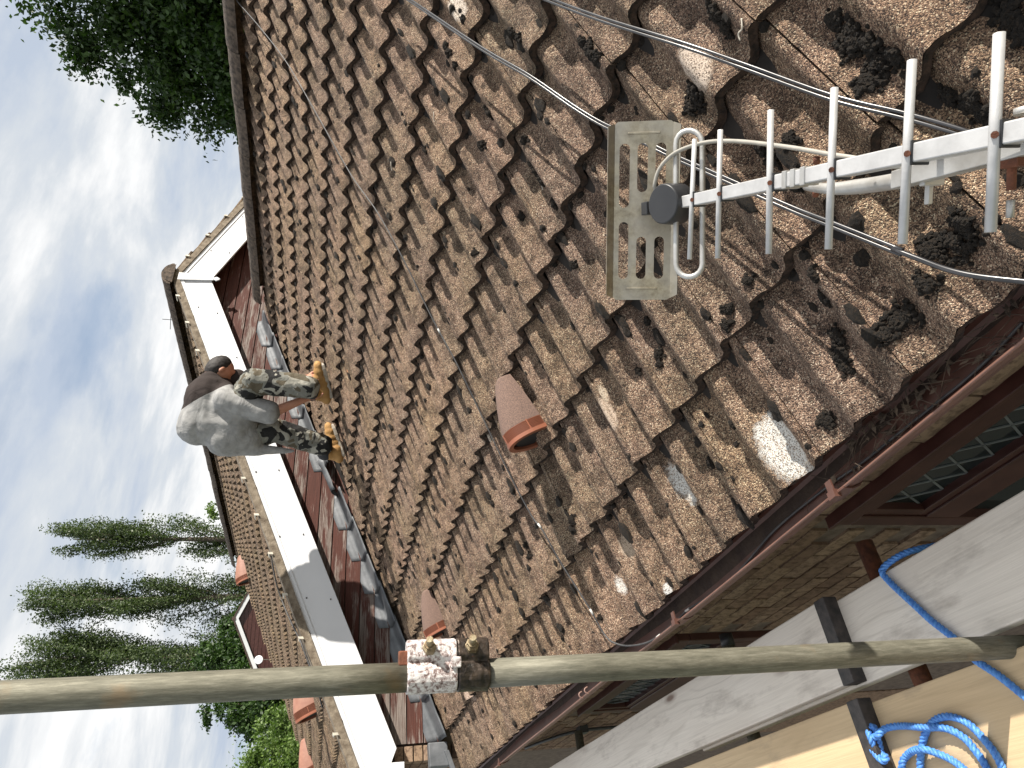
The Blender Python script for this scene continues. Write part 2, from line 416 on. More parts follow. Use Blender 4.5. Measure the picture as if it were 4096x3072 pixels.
M_FRAME = simple('dark stained frame', (.050, .016, .013), (.075, .028, .022), 10, .4)
M_LEADSTRIP = simple('lead strip', (.16, .17, .175), (.11, .115, .12), 10, .5)
def leaf_mat(name, c1, c2, tr=.25):
    m, nt, b = newmat(name)
    geo = nt.nodes.new('ShaderNodeNewGeometry'); ob = coords(nt, 'Object')
    n = tnoise(nt, ob, .9, 4)
    k = mth(nt, 'ADD', mth(nt, 'MULTIPLY', geo.outputs['Random Per Island'], .6), mth(nt, 'MULTIPLY', n, .4))
    col = ramp(nt, k, [(.25, c1), (.75, c2)])
    setb(nt, b, col, .5, 0, .35)
    out = [x for x in nt.nodes if x.type == 'OUTPUT_MATERIAL'][0]
    t = N(nt, 'ShaderNodeBsdfTranslucent'); nt.links.new(mixc(nt, 1.0, col, (1.2, 1.5, .5), 'MULTIPLY'), t.inputs[0])
    mx = N(nt, 'ShaderNodeMixShader'); mx.inputs[0].default_value = tr
    nt.links.new(b.outputs[0], mx.inputs[1]); nt.links.new(t.outputs[0], mx.inputs[2]); nt.links.new(mx.outputs[0], out.inputs[0])
    return m
M_LEAF = leaf_mat('dark broad leaves', (.018, .040, .012), (.05, .095, .022))
M_POPL = leaf_mat('poplar leaves', (.040, .062, .030), (.105, .14, .060))
M_LEAFL = leaf_mat('light willow leaves', (.07, .12, .03), (.15, .22, .06))
M_BARK = simple('bark', (.07, .055, .04), (.12, .10, .08), 10, .95)
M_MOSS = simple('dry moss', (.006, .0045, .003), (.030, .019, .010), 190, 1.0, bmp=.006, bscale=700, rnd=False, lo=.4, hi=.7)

# ------------------------------------------------------------------ ground
gm = MB(); nG = 40
gm.add([(-1500+3000*i/nG, -1500+3000*j/nG, -6.0) for j in range(nG+1) for i in range(nG+1)],
       [(j*(nG+1)+i, j*(nG+1)+i+1, (j+1)*(nG+1)+i+1, (j+1)*(nG+1)+i) for j in range(nG) for i in range(nG)])
M_GRASS = simple('grass ground', (.05, .075, .025), (.09, .10, .045), .35, .95, rnd=False)
tag(gm.build('ground', M_GRASS), 'grass and soil ground around the houses', None, None, 'structure')
pm = MB(); pm.box(-3.0, .85, -4, 16, -6.05, -5.96)
tag(pm.build('path', M_DIRT), 'concrete path at the foot of the brick wall', None, None, 'structure')

# ------------------------------------------------------------------ near house
WX = .87; YG = 6.05
house = empty('terraced_house', (.87, 3.0, -6.0))
tag(house, 'near house with brown corrugated tiled roof, brown gutter and buff brick wall', 'house')
Y_NEAR = P0.y-6*TW; Y_FAR = P0.y+16*TW-.02    # roof stretches from behind the camera's right hand to the gable wall
rd = MB()
a0 = RP.pt(Y_NEAR, .06, -.075); a1 = RP.pt(Y_FAR+.1, .06, -.075); b0 = RP.pt(Y_NEAR, 14.0*GA, -.075); b1 = RP.pt(Y_FAR+.1, 14.0*GA, -.075)
RX = b0.x; RZ = b0.z
c0 = Vector((2*RX-a0.x, Y_NEAR, a0.z)); c1 = Vector((2*RX-a0.x, Y_FAR+.1, a0.z))
rd.add([a0, a1, b1, b0], [(0, 1, 2, 3)]); rd.add([b0, b1, c1, c0], [(0, 1, 2, 3)])
rd.add([a0, b0, c0], [(0, 1, 2)])
roof = rd.build('roof', M_DARK, house)
M_RISER = simple('tile edge with painted step shade and algae', (.016, .012, .009), (.075, .045, .030), 60, 1.0, bmp=.003, bscale=220)  # black step shadow under each course put into the riser colour, with algae
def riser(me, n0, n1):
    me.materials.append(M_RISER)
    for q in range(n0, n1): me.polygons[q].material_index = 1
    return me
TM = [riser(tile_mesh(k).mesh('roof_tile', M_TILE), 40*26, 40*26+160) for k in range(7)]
# the tiles: 14 courses, individually placed
LIFT = {(8, 14), (9, 14), (8, 13)}
for i in range(14):
    for j in range(-5, 16):
        if (i, j) in {(8, 15), (7, 15)}: continue                      # lifted out where the man is working
        o = bpy.data.objects.new('roof_tile', TM[random.randrange(7)]); COL.objects.link(o)
        M = RP.tile_matrix(i, P0.y+j*TW)
        if (i, j) in LIFT: M = Matrix.Translation(RP.en*.015) @ M @ Matrix.Rotation(R(2.0), 4, 'X')
        keep2(o, roof); o.matrix_world = M if False else o.matrix_world
        o.matrix_basis = M
# ridge tiles
def ridge_tile_mesh(L=.45, r=.145, seed=0, mat=None):
    mb = MB(); nn, ns = 16, 10; vs = []
    for s_ in range(ns+1):
        for k in range(nn+1):
            a = math.pi*(k/nn)*.92+math.pi*.04
            rr = r*(1+.03*noise.noise(Vector((s_*.9, k*.8, seed*7))))+.004*noise.noise(Vector((s_*3.1, k*2.7, seed)))
            vs.append((math.cos(a)*rr*1.05, L*s_/ns, math.sin(a)*rr*.82))
    fs = []
    for s_ in range(ns):
        for k in range(nn):
            a = s_*(nn+1)+k; fs.append((a, a+nn+1, a+nn+2, a+1))
    mb.add(vs, fs, True)
    for s_ in (0, ns):
        ring = vs[s_*(nn+1):(s_+1)*(nn+1)]
        inner = [(x*.86, y, z*.86-.004) for x, y, z in ring]
        n_ = nn+1
        mb.add(ring+inner, [(k, k+1, n_+k+1, n_+k) for k in range(nn)])
    return mb.mesh('ridge_tile', mat or M_RIDGE)
RTM = [ridge_tile_mesh(seed=k) for k in range(4)]
def ridge_run(x, z, y0, y1, parent, L=.45, k0=0):
    y = y0; k = k0
    while y < y1-.05:
        o = bpy.data.objects.new('ridge_tile', RTM[k % 4]); COL.objects.link(o); keep2(o, parent)
        o.matrix_basis = Matrix.Translation((x+random.gauss(0, .002), y, z+random.gauss(0, .003))) @ Matrix.Rotation(R(random.gauss(0, .4)), 4, 'X')
        y += L+.006; k += 1
RX2 = RP.pt(0, 14.0*GA).x; RZ2 = RP.pt(0, 14.0*GA).z
ridge_run(RX2+.055, RZ2-.035, Y_NEAR, 5.62, roof)
# far slope of the same roof, behind the ridge
bs = MB(); npf = 200
vs = []
for k in range(npf+1):
    y = Y_NEAR+(Y_FAR-Y_NEAR)*k/npf; zz_ = prof((y-P0.y) % .3)
    for d in (0, 2.6, 5.1):
        vs.append((2*RX2+.11-(RX2+0-0)-0+d*math.cos(PIT)-0+.0, y, RZ2-.02-d*math.sin(PIT)+zz_))
bs.add(vs, [(3*k+q, 3*k+q+1, 3*k+q+4, 3*k+q+3) for k in range(npf) for q in (0, 1)], True)
bs_o = bs.build('rear_slope', M_TILE, house)

# gutter
gt = MB()
prf = [(.634, -1.080), (.634, -1.098), (.641, -1.118), (.662, -1.138), (.735, -1.142), (.748, -1.130), (.748, -1.112)]
def ext(profile, t, y0, y1, mb, ny=30, jit=0.0):
    inner = []
    n = len(profile)
    for q, (x, z) in enumerate(profile):
        a = Vector(profile[max(q-1, 0)]); b = Vector(profile[min(q+1, n-1)]); d = (b-a).normalized(); inner.append((x-d.y*t, z+d.x*t))
    loop = list(profile)+inner[::-1]; m = len(loop); vs = []
    for k in range(ny+1):
        y = y0+(y1-y0)*k/ny; w_ = jit*noise.noise(Vector((y*.8, 0, 0)))
        vs += [(x+w_, y, z+w_*.5) for x, z in loop]
    fs = [(k*m+q, k*m+(q+1) % m, (k+1)*m+(q+1) % m, (k+1)*m+q) for k in range(ny) for q in range(m)]
    fs += [tuple(range(m)), tuple(ny*m+q for q in range(m))[::-1]]
    mb.add(vs, fs)
ext(prf, .004, Y_NEAR-.2, 5.92, gt, 60, .004)
gutter = gt.build('gutter', M_BROWNPL, house)
rim = MB(); rim.tube([(.6335+.004*noise.noise(Vector((y*.8, 0, 0))), y, -1.079+.002*noise.noise(Vector((y*.8, 0, 0)))) for y in np.linspace(Y_NEAR-.2, 5.92, 60)], .0035, 6)
rim.build('gutter_rim', simple('gutter rim', (.17, .085, .062), (.13, .065, .048), 15, .4), gutter)
gi = MB(); gi.box(.667, .7425, Y_NEAR-.19, 5.91, -1.139, -1.1365)
gi.build('gutter_grime', simple('gutter silt', (.028, .016, .012), (.05, .032, .022), 18, .9, bmp=.004, bscale=60), gutter)
def outer(t): return [(x-.004, z-.004) if q < 2 else (x, z-.004) for q, (x, z) in enumerate(prf[:5])]
for px, py in ((3345, 1975), (2715, 2486), (2000, 3055)):
    yb = at(px, py, 0, .634).y
    b_ = MB(); ext([(.6295, -1.074), (.6295, -1.100), (.637, -1.121), (.659, -1.143), (.737, -1.147), (.752, -1.130)], .004, yb-.035, yb+.035, b_, 2)
    b_.box(.622, .640, yb-.012, yb+.012, -1.084, -1.066); b_.box(.640, .665, yb-.010, yb+.010, -1.074, -1.070)
    b_.build('gutter_joint', M_BROWNPL, gutter)
for px, py in ((2350, 2770), (2330, 2788)):
    yb = at(px, py, 0, .634).y
    b_ = MB(); b_.tube(catmull([(.656, yb, -1.078), (.650, yb, -1.066), (.640, yb, -1.063), (.632, yb, -1.070), (.630, yb, -1.084)], 4), .0032, 6)
    b_.build('gutter_clip', simple('pale pink clip', (.24, .15, .12), (.2, .12, .10), 15, .5), gutter)
fa = MB(); fa.box(.752, .775, Y_NEAR-.2, 5.95, -1.26, -1.115); fa.box(.775, .872, Y_NEAR-.2, 5.95, -1.262, -1.240)
fa.build('fascia_board', M_FRAME, house)
# wall core and bricks
wc = MB()
W1 = (0.1, 1.80); W2 = (3.05, 4.60); ZH = -1.585; ZB = -3.0
def wall_core(mb, y0, y1, holes, z0, z1, x0, x1):
    ys = sorted({y0, y1, *[h for hh in holes for h in hh]})
    for a, b in zip(ys[:-1], ys[1:]):
        if any(abs(a-h[0]) < 1e-6 for h in holes):
            mb.box(x0, x1, a, b, ZH+.002, z1); mb.box(x0, x1, a, b, z0, ZB)
        else: mb.box(x0, x1, a, b, z0, z1)
wall_core(wc, Y_NEAR-.1, YG-.003, (W1, W2), -6.0, -1.262, WX+.012, WX+.22)
wall = wc.build('wall', M_MORTARW, house)
def brick_mesh(seed, L=.215, H=.065, D=.05):
    mb = MB(); nx, nz = 6, 3; vs = []
    for k in range(nz+1):
        for q in range(nx+1):
            e = .003 if k in (0, nz) or q in (0, nx) else 0
            vs.append((e+.0028*noise.noise(Vector((q*1.7, k*1.9, seed*5))), L*q/nx+.0015*noise.noise(Vector((k*2, seed, q))), H*k/nz+.0015*noise.noise(Vector((q*2, seed, k)))))
    fs = [(k*(nx+1)+q, (k+1)*(nx+1)+q, (k+1)*(nx+1)+q+1, k*(nx+1)+q+1) for k in range(nz) for q in range(nx)]
    mb.add(vs, fs)
    per = [q for q in range(nx+1)]+[k*(nx+1)+nx for k in range(1, nz+1)]+[nz*(nx+1)+q for q in range(nx-1, -1, -1)]+[k*(nx+1) for k in range(nz-1, 0, -1)]
    fr = [vs[i] for i in per]; bk = [(D, y, z) for x, y, z in fr]; n_ = len(fr)
    mb.add(fr+bk, [(q, (q+1) % n_, n_+(q+1) % n_, n_+q) for q in range(n_)])
    return mb.mesh('brick', M_BRICK)
BM = [brick_mesh(k) for k in range(6)]
HBM = [brick_mesh(k+10, L=.1025) for k in range(3)]
cnt = 0
for c in range(15):
    z = -1.335-.075*c
    y = Y_NEAR+1.2+(.1125 if c % 2 else 0)
    while y < YG-.02:
        L = .215 if y+.215 < YG-.005 else .1025
        if y+L < YG and not any(h[0]-.02 < y+L and y < h[1]+.02 and z < ZH and z+.065 > ZB for h in (W1, W2)) and cnt < 300:
            o = bpy.data.objects.new('brick', (BM if L > .2 else HBM)[random.randrange(3)]); COL.objects.link(o); keep2(o, wall)
            o.matrix_basis = Matrix.Translation((WX+random.uniform(-.003, .002), y, z)); cnt += 1
        y += .225 if L > .2 else .1125
# lintel course above the windows is buff brick (already laid); brick-coloured skirt below frame of view
sk = MB(); sk.box(WX+.004, WX+.011, Y_NEAR-.1, W1[0]-.02, -6, -2.47); sk.box(WX+.004, WX+.011, W1[1]+.02, W2[0]-.02, -6, -2.47); sk.box(WX+.004, WX+.011, W2[1]+.02, YG-.01, -6, -2.47)
sk.build('lower_wall', M_BRICK, house)
def window(y0, y1, nd, name='window'):
    fx0, fx1 = WX-.022, WX+.06
    m = MB()
    m.box(fx0, fx1, y0, y1, ZH-.062, ZH); m.box(fx0, fx1, y0, y0+.06, ZB, ZH-.063); m.box(fx0, fx1, y1-.06, y1, ZB, ZH-.063)
    m.box(fx0, fx1, y0+.061, y1-.061, ZB, ZB+.07); m.box(fx0, fx1, y0+.061, y1-.061, -2.03, -1.90)
    m.box(fx0-.012, fx1, y0-.01, y1+.01, ZH+.003, ZH+.018)
    ym = (y0+y1)/2
    fr = m.build(name, M_FRAME, house, .004)
    f2 = MB(); iz0, iz1 = -1.899, ZH-.064
    f2.box(fx0+.008, fx0+.05, y0+.062, y1-.062, iz1-.03, iz1); f2.box(fx0+.008, fx0+.05, y0+.062, y1-.062, iz0, iz0+.03)
    f2.box(fx0+.008, fx0+.05, y0+.062, y0+.10, iz0+.031, iz1-.031); f2.box(fx0+.008, fx0+.05, y1-.10, y1-.062, iz0+.031, iz1-.031)
    f2.build('frame', M_FRAME, fr, .003)
    for za, zb in ((-1.87, ZH-.095), (-2.93, -2.031)):
        p = MB(); p.box(fx0+.035, fx0+.041, y0+.061, y1-.061, za, zb); p.build('pane', M_GLASS, fr)
        s_ = MB(); sp = .155; x = fx0+.034
        hh = zb-za
        if zb > -2: 
            k = y0-.4
            while k < y1+.4:
                for sg in (1, -1):
                    ya, yb = k, k+sg*hh*.62*1.0
                    lo, hi = y0+.10, y1-.10
                    t0, t1 = 0., 1.
                    d = yb-ya
                    for (lim, s2) in ((lo, 1), (hi, -1)):
                        pa = (ya-lim)*s2; pb = (yb-lim)*s2
                        if pa < 0 and pb < 0: t0 = 2
                        elif pa < 0: t0 = max(t0, -pa/(pb-pa))
                        elif pb < 0: t1 = min(t1, pa/(pa-pb))
                    if t0 < t1:
                        A = Vector((x, ya+d*t0, za+hh*t0)); B = Vector((x, ya+d*t1, za+hh*t1))
                        s_.obox((A+B)/2, B-A, (1, 0, 0), (B-A).cross(Vector((1, 0, 0))), (B-A).length/2, .0025, .0035)
                k += sp*.62*1.1
            s_.build('lead_strip', M_LEADSTRIP, fr)
    return fr
window(*W1, 8); window(*W2, 8)
# conduit on the wall
cp = MB(); cp.tube(catmull([(WX-.02, 5.75, -1.50), (WX-.02, 5.45, -1.60), (WX-.02, 5.22, -1.72), (WX-.02, 5.15, -1.9), (WX-.02, 5.14, -2.6)], 6), .011, 8)
cp.box(WX-.045, WX+.012, 5.10, 5.19, -1.80, -1.74)
tag(cp.build('grey_conduit', M_CABLEG), 'grey plastic cable conduit clipped to the brick wall below the gutter', 'conduit')

# ------------------------------------------------------------------ roof vents
def make_vent(i, y, parent, mats=None, scale=1.0, plane=RP, terr=False, name='roof_vent', dd=0.0):
    hoodm, fin, disc = mats or (M_VENT, M_TERRA, M_BLACKG)
    d0 = i*GA+dd                                   # slope distance of the louvre mouth
    def Q(a, s_, h): return plane.pt(y+a*scale, d0+s_*scale, h*scale)
    L = .285; nS, nA_ = 14, 18
    def sec(t):                                     # t 0 mouth .. 1 nose
        wd = .078-.030*t**1.6; hh = .128-.060*t-.030*t*t
        return wd, hh
    mb = MB(); vs = []
    for s_ in range(nS+1):
        t = s_/nS; wd, hh = sec(t); s0 = .052+t*(L-.052)
        for k in range(nA_+1):
            a = math.pi*k/nA_; vs.append(Q(math.cos(a)*wd, s0+.03*math.sin(a)*t*0, -.03+math.sin(a)**.85*(hh+.02)))
    W_ = nA_+1
    mb.add(vs, [(s_*W_+k, (s_+1)*W_+k, (s_+1)*W_+k+1, s_*W_+k+1) for s_ in range(nS) for k in range(nA_)], True)
    wd, hh = sec(1); nose = [Q(math.cos(math.pi*k/nA_)*wd, L, -.03+math.sin(math.pi*k/nA_)**.85*(hh+.02)) for k in range(nA_+1)]
    tip = [Q(math.cos(math.pi*k/nA_)*wd*.45, L+.018, -.03+math.sin(math.pi*k/nA_)**.85*(hh*.55+.02)) for k in range(nA_+1)]
    mb.add(nose+tip, [(k, W_+k, W_+k+1, k+1) for k in range(nA_)], True); mb.add(tip, [tuple(range(W_))[::-1]])
    v_ = mb.build(name, hoodm, parent)
    fb = MB()
    def arc_ring(s0, s1, grow0, grow1, inset):
        o_ = []
        for s_, gr_ in ((s0, grow0), (s1, grow1)):
            wd, hh = sec(0); wd += gr_; hh += gr_
            for k in range(nA_+1):
                a = math.pi*k/nA_; o_.append(Q(math.cos(a)*wd, s_, -.03+math.sin(a)**.85*(hh+.02)))
        for s_, gr_ in ((s0, grow0), (s1, grow1)):
            wd, hh = sec(0); wd += gr_-inset; hh += gr_-inset
            for k in range(nA_+1):
                a = math.pi*k/nA_; o_.append(Q(math.cos(a)*wd, s_, -.03+math.sin(a)**.85*(hh+.02)))
        fs = []
        for k in range(nA_):
            fs += [(k, k+1, W_+k+1, W_+k), (2*W_+k, 3*W_+k, 3*W_+k+1, 2*W_+k+1), (k, 2*W_+k, 2*W_+k+1, k+1), (W_+k, W_+k+1, 3*W_+k+1, 3*W_+k)]
        fb.add(o_, fs, False)
    for q in range(6): arc_ring(.0145+.0068*q, .0145+.0068*q+.0022, .000, .000, .016)
    arc_ring(-.006, .010, .002, .003, .020)
    for a_ in (.5, .12, .88):                        # ribs across the louvres
        a = math.pi*a_; wd, hh = sec(0)
        fb.obox(Q(math.cos(a)*wd*.985, .03, -.03+math.sin(a)**.85*(hh+.02)*.99), plane.ev, plane.eu, plane.en, .024, .0025, .0025)
    fb.build('louvre', fin, v_)
    db = MB(); wd, hh = sec(0)
    for s0, k_, in ((.006, .80),):
        pl = [Q(math.cos(math.pi*k/nA_)*wd*k_, s0, -.02+math.sin(math.pi*k/nA_)**.85*(hh)*k_) for k in range(nA_+1)]
        db.add(pl, [tuple(range(W_))])
    core = []
    for s_ in (.008, .055):
        for k in range(nA_+1):
            a = math.pi*k/nA_; core.append(Q(math.cos(a)*(wd-.016), s_, -.03+math.sin(a)**.85*(hh+.004)))
    db.add(core, [(k, k+1, W_+k+1, W_+k) for k in range(nA_)], True)
    db.build('mouth', disc, v_)
    return v_
M_BLACKG = simple('dark grey mouth', (.02, .02, .022), (.014, .014, .016), 10, .6)
M_VENT = simple('granular vent hood', (.185, .118, .092), (.095, .062, .05), 220, .9, bmp=.001, bscale=500, detail=8)
pv = onroof(2120, 1700)
dv = (pv-RP.p0).dot(EV)
v1 = make_vent(0, pv.y+.02, house, dd=dv-.05)
pv2 = onroof(1762, 2500); dv2 = (pv2-RP.p0).dot(EV)
v2 = make_vent(0, pv2.y+.02, house, dd=dv2-.04)
# smooth brown tile strips beside the vents
for pq in ((2150, 1560, 2225, 1700), (1800, 2410, 1850, 2500)): pass

# ------------------------------------------------------------------ lead flashing
def zroof(x): return RP.p0.z+(x-RP.p0.x)*math.tan(PIT)
fx = 1.02; k = 0
while fx < RX2-.12:
    Lf = .30
    mb = MB(); nx_, ny_ = 10, 9; vs = []
    sag = random.uniform(-.006, .010); lift = random.uniform(0, .008)
    for q in range(nx_+1):
        s_ = q/nx_; x = fx-.035+(Lf+.05)*s_
        zr = zroof(x)+.010*(1-s_)+.006
        wob = .004*noise.noise(Vector((x*14, k, 0)))
        up = .125+.006*noise.noise(Vector((k, x*7, 4)))
        out = .20+.014*noise.noise(Vector((k*3.1, x*9, 2)))
        low = YG-out
        cs = [(YG-.006-.012*(1-s_), zr+up-.01*s_), (YG-.010-.010*(1-s_), zr+up*.5), (YG-.016, zr+.034), (YG-.030, zr+.022+wob), (YG-.055, zr+.018+wob*1.5),
              (low+.090, zr+.014+lift*.4+wob*2), (low+.055, zr+.010+lift*.6+wob*2), (low+.022, zr+.007+lift+wob), (low+.004, zr+.002+lift), (low, zr-.008+lift)]
        vs += [(x, y_, z_) for y_, z_ in cs]
    fs = [(q*10+c_, q*10+c_+1, (q+1)*10+c_+1, (q+1)*10+c_) for q in range(nx_) for c_ in range(9)]
    mb.add(vs, fs, True)
    if not (3.05 < fx < 3.28):
        o = mb.build('flashing_sheet', M_LEAD, house); sd = o.modifiers.new('solid', 'SOLIDIFY'); sd.thickness = .003
    fx += Lf; k += 1
# loose sheet pulled away beside the man
for (cx, ang, yy) in ((3.22, 14, 5.86),):
    mb = MB(); vs = []
    for q in range(9):
        for c_ in range(7):
            x = cx-.16+.04*q; y_ = yy-.10+.035*c_
            vs.append((x, y_, zroof(x)+.07+.035*math.sin(c_*.9)+.02*noise.noise(Vector((q*.6, c_*.6, 3)))))
    mb.add(vs, [(q*7+c_, q*7+c_+1, (q+1)*7+c_+1, (q+1)*7+c_) for q in range(8) for c_ in range(6)], True)
    o = mb.build('lifted_flashing', M_LEAD, house); sd = o.modifiers.new('solid', 'SOLIDIFY'); sd.thickness = .003
# capping piece at the eave end
cap = MB(); cap.obox((.885, YG-.045, -.86), (1, 0, .05), (0, 1, 0), (0, 0, 1), .085, .05, .075)
cap.build('lead_cap', M_LEAD, house, .008)
cap = MB(); cap.obox((.83, YG-.09, -.945), (1, 0, .35), (0, 1, -.1), (0, 0, 1), .075, .06, .018)
cap.build('lead_apron', M_LEAD, house, .004)

# ------------------------------------------------------------------ upper house beyond
up_h = empty('gabled_house', (3, 8, -6.0))
tag(up_h, 'taller house beyond the roof with white bargeboards and a weathered timber gable', 'house')
AX = 5.62; TP = math.tan(PIT); AZ = 1.755                  # apex of the white boards
YE = 13.67
def ztop(x): return AZ-TP*abs(x-AX)
# wall core
EX = .87
XR = 2*AX-EX
uc = MB()
pl = [(EX+.01, -6.0), (XR-.01, -6.0), (XR-.01, ztop(EX)-.02), (AX, AZ-.03), (EX+.01, ztop(EX)-.02)]
uc.prism(pl, 'y', YG+.035, YE-.1, lambda a, b, t: (a, t, b))
uwall = uc.build('wall', M_MORTARW, up_h)
# weatherboards
def clip(poly, a, b, c):
    out = []
    for i in range(len(poly)):
        p, q = poly[i], poly[(i+1) % len(poly)]; dp = a*p[0]+b*p[1]-c; dq = a*q[0]+b*q[1]-c
        if dp <= 0: out.append(p)
        if (dp < 0 < dq) or (dq < 0 < dp):
            t = dp/(dp-dq); out.append((p[0]+(q[0]-p[0])*t, p[1]+(q[1]-p[1])*t))
    return out
BH = .130
nb = 0
z = -.88
while z < AZ:
    poly = [(.985, z), (XR-.115, z), (XR-.115, z+BH-.009), (.985, z+BH-.009)]
    poly = clip(poly, -TP, 1, AZ-.05-TP*AX); poly = clip(poly, TP, 1, AZ-.05+TP*AX)
    poly = clip(poly, TP, -1, TP*RP.p0.x-RP.p0.z+.22)     # nothing below the lower roof
    if len(poly) >= 3 and max(p[0] for p in poly) > 1.0:
        mb = MB()
        n_ = len(poly); zc = z
        lipz = lambda b_: -.010*(1-(b_-zc)/BH)*1.0
        fr = [(a, YG-.008+lipz(b), b) for a, b in poly]; bk = [(a, YG+.034, b) for a, b in poly]
        mb.add(fr+bk, [tuple(range(n_)), tuple(range(n_, 2*n_))[::-1]]+[(i, n_+i, n_+(i+1) % n_, (i+1) % n_) for i in range(n_)])
        o = mb.build('weatherboard', M_BOARD, up_h)
        # a rounded nib along the top of each board
        a0_ = min(p[0] for p in poly); a1_ = max(p[0] for p in poly)
        nb += 1
    z += BH
# bargeboards
M_SOFF = M_WHITE
for sg in (-1, 1):
    xe = AX+sg*(AX-.80)
    pl = [(AX, AZ), (xe, AZ-TP*(AX-.80)), (xe, AZ-TP*(AX-.80)-.20), (xe-sg*.13, AZ-TP*(AX-.93)-.31), (AX, AZ-.31)]
    mb = MB(); mb.prism(pl if sg < 0 else pl[::-1], 'y', 5.85, 5.872, lambda a, b, t: (a, t, b))
    bb = mb.build('bargeboard', M_WHITE, up_h, .003)
    mb = MB(); pl = [(AX+sg*.001, AZ+.012), (xe, AZ-TP*(AX-.80)+.012), (xe, AZ-TP*(AX-.80)-.028), (AX+sg*.001, AZ-.028)]
    mb.prism(pl if sg < 0 else pl[::-1], 'y', 5.842, 5.849, lambda a, b, t: (a, t, b)); mb.build('trim_strip', M_WHITE, bb)
    mb = MB(); pl = [(AX, AZ-.02), (xe-sg*.02, AZ-TP*(AX-.82)-.02), (xe-sg*.02, AZ-TP*(AX-.82)-.035), (AX, AZ-.035)]
    mb.prism(pl if sg < 0 else pl[::-1], 'y', 5.874, YG+.03, lambda a, b, t: (a, t, b)); mb.build('soffit', M_WHITE, up_h)
    # screws
    mb = MB(); x = AX+sg*.45
    while abs(x-AX) < AX-1.0:
        for dz in (-.055, -.25):
            c_ = (x+random.uniform(-.05, .05), 5.847, ztop(x)+dz); mb.obox(c_, (1, 0, 0), (0, 1, 0), (0, 0, 1), .005, .004, .005)
        x += sg*.62
    mb.build('screw_caps', M_BLACKG, bb)['kind'] = 'stuff'
bx = MB(); bx.box(.755, .835, 5.835, 5.98, -.585, -.33); bx.build('box_end', M_WHITE, up_h, .004)
bx = MB(); bx.box(.70, .86, 5.99, YE-.05, -.52, -.40); bx.build('gutter', M_BROWNPL, up_h, .01)
# finial cover
fn = MB(); pl = [(AX-.055, AZ+.015), (AX+.055, AZ+.015), (AX+.024, AZ-.33), (AX+.014, AZ-.345), (AX+.030, AZ-.365), (AX+.018, AZ-.385), (AX, AZ-.405), (AX-.018, AZ-.385), (AX-.030, AZ-.365), (AX-.014, AZ-.345), (AX-.024, AZ-.33)]
fn.prism(pl, 'y', 5.826, 5.841, lambda a, b, t: (a, t, b)); fn.build('finial', M_WHITE, up_h, .003)
# corner bricks at the eave
for q in range(7):
    z = -.53-.075*q
    m_ = M_BRICKO if q == 4 else M_BRICK
    mb = MB(); mb.box(EX-.012, EX+.098, YG-.012+.004*(q % 2), YG+.09, z-.066, z); o = mb.build('brick', m_, up_h, .004)
# side wall bricks facing the garden
cnt = 0
for c in range(12):
    z = -.60-.075*c; y = YG+.10+(.1125 if c % 2 else 0)
    while y < YG+3.0:
        o = bpy.data.objects.new('brick', BM[random.randrange(6)]); COL.objects.link(o); keep2(o, uwall)
        o.matrix_basis = Matrix.Translation((EX-.003, y, z)); y += .225; cnt += 1
# roof tiles of the upper house
UP = RoofPlane(Vector((AX-4.87, 0, AZ+.085-TP*4.87)))
ur = MB()
NC = 15
a0 = UP.pt(5.83, .05, -.06); a1 = UP.pt(YE, .05, -.06); b0 = Vector((AX, 5.83, AZ+.02)); b1 = Vector((AX, YE, AZ+.02))
c0 = Vector((2*AX-a0.x, 5.83, a0.z)); c1 = Vector((2*AX-a0.x, YE, a0.z))
ur.add([a0, a1, b1, b0, c0, c1], [(0, 1, 2, 3), (3, 2, 5, 4)])
uroof = ur.build('roof', M_DARK, up_h)
TMU = []
for k in range(4):
    me = tile_mesh(20+k, 30, 10).mesh('roof_tile', M_TILE2); TMU.append(me)
SL = 4.87/math.cos(PIT); NC = int(SL/GA)+1
made = 0; rest = MB(); simple_tile = tile_mesh(31, 16, 3)
for j in range(26):
    for i in range(NC):
        y = 5.835+j*TW
        if made < 296:
            o = bpy.data.objects.new('roof_tile', TMU[random.randrange(4)]); COL.objects.link(o); keep2(o, uroof)
            o.matrix_basis = UP.tile_matrix(i, y, step=.034); made += 1
        else:
            M = UP.tile_matrix(i, y, step=.034); rest.add([M @ Vector(v) for v in simple_tile.v], simple_tile.f, True)
rest_o = rest.build('far_tiles', M_TILE2, uroof); rest_o['kind'] = 'stuff'
# hidden slope
hs = MB(); vs = []
for k in range(261):
    y = 5.835+7.8*k/260; zz_ = prof((y-5.835) % .3)
    for d in (0, 2.6, 5.25): vs.append((AX+.02+d*math.cos(PIT), y, AZ+.09-d*math.sin(PIT)+zz_))
hs.add(vs, [(3*k+q, 3*k+q+1, 3*k+q+4, 3*k+q+3) for k in range(260) for q in (0, 1)], True); hs.build('rear_slope', M_TILE2, up_h)
ridge_run(AX, AZ+.055, 5.80, YE-.1, uroof, k0=1)
# end cap of the ridge
ec = MB(); vs = [(AX+math.cos(math.pi*k/16)*.13*(1-.0), 5.792, AZ+.05+math.sin(math.pi*k/16)*.105) for k in range(17)]
ec.add(vs+[(v[0], 5.80, v[2]) for v in vs], [tuple(range(17))]+[(k, k+1, 18+k, 17+k) for k in range(16)]); ec.build('ridge_cap', M_RIDGE, uroof)
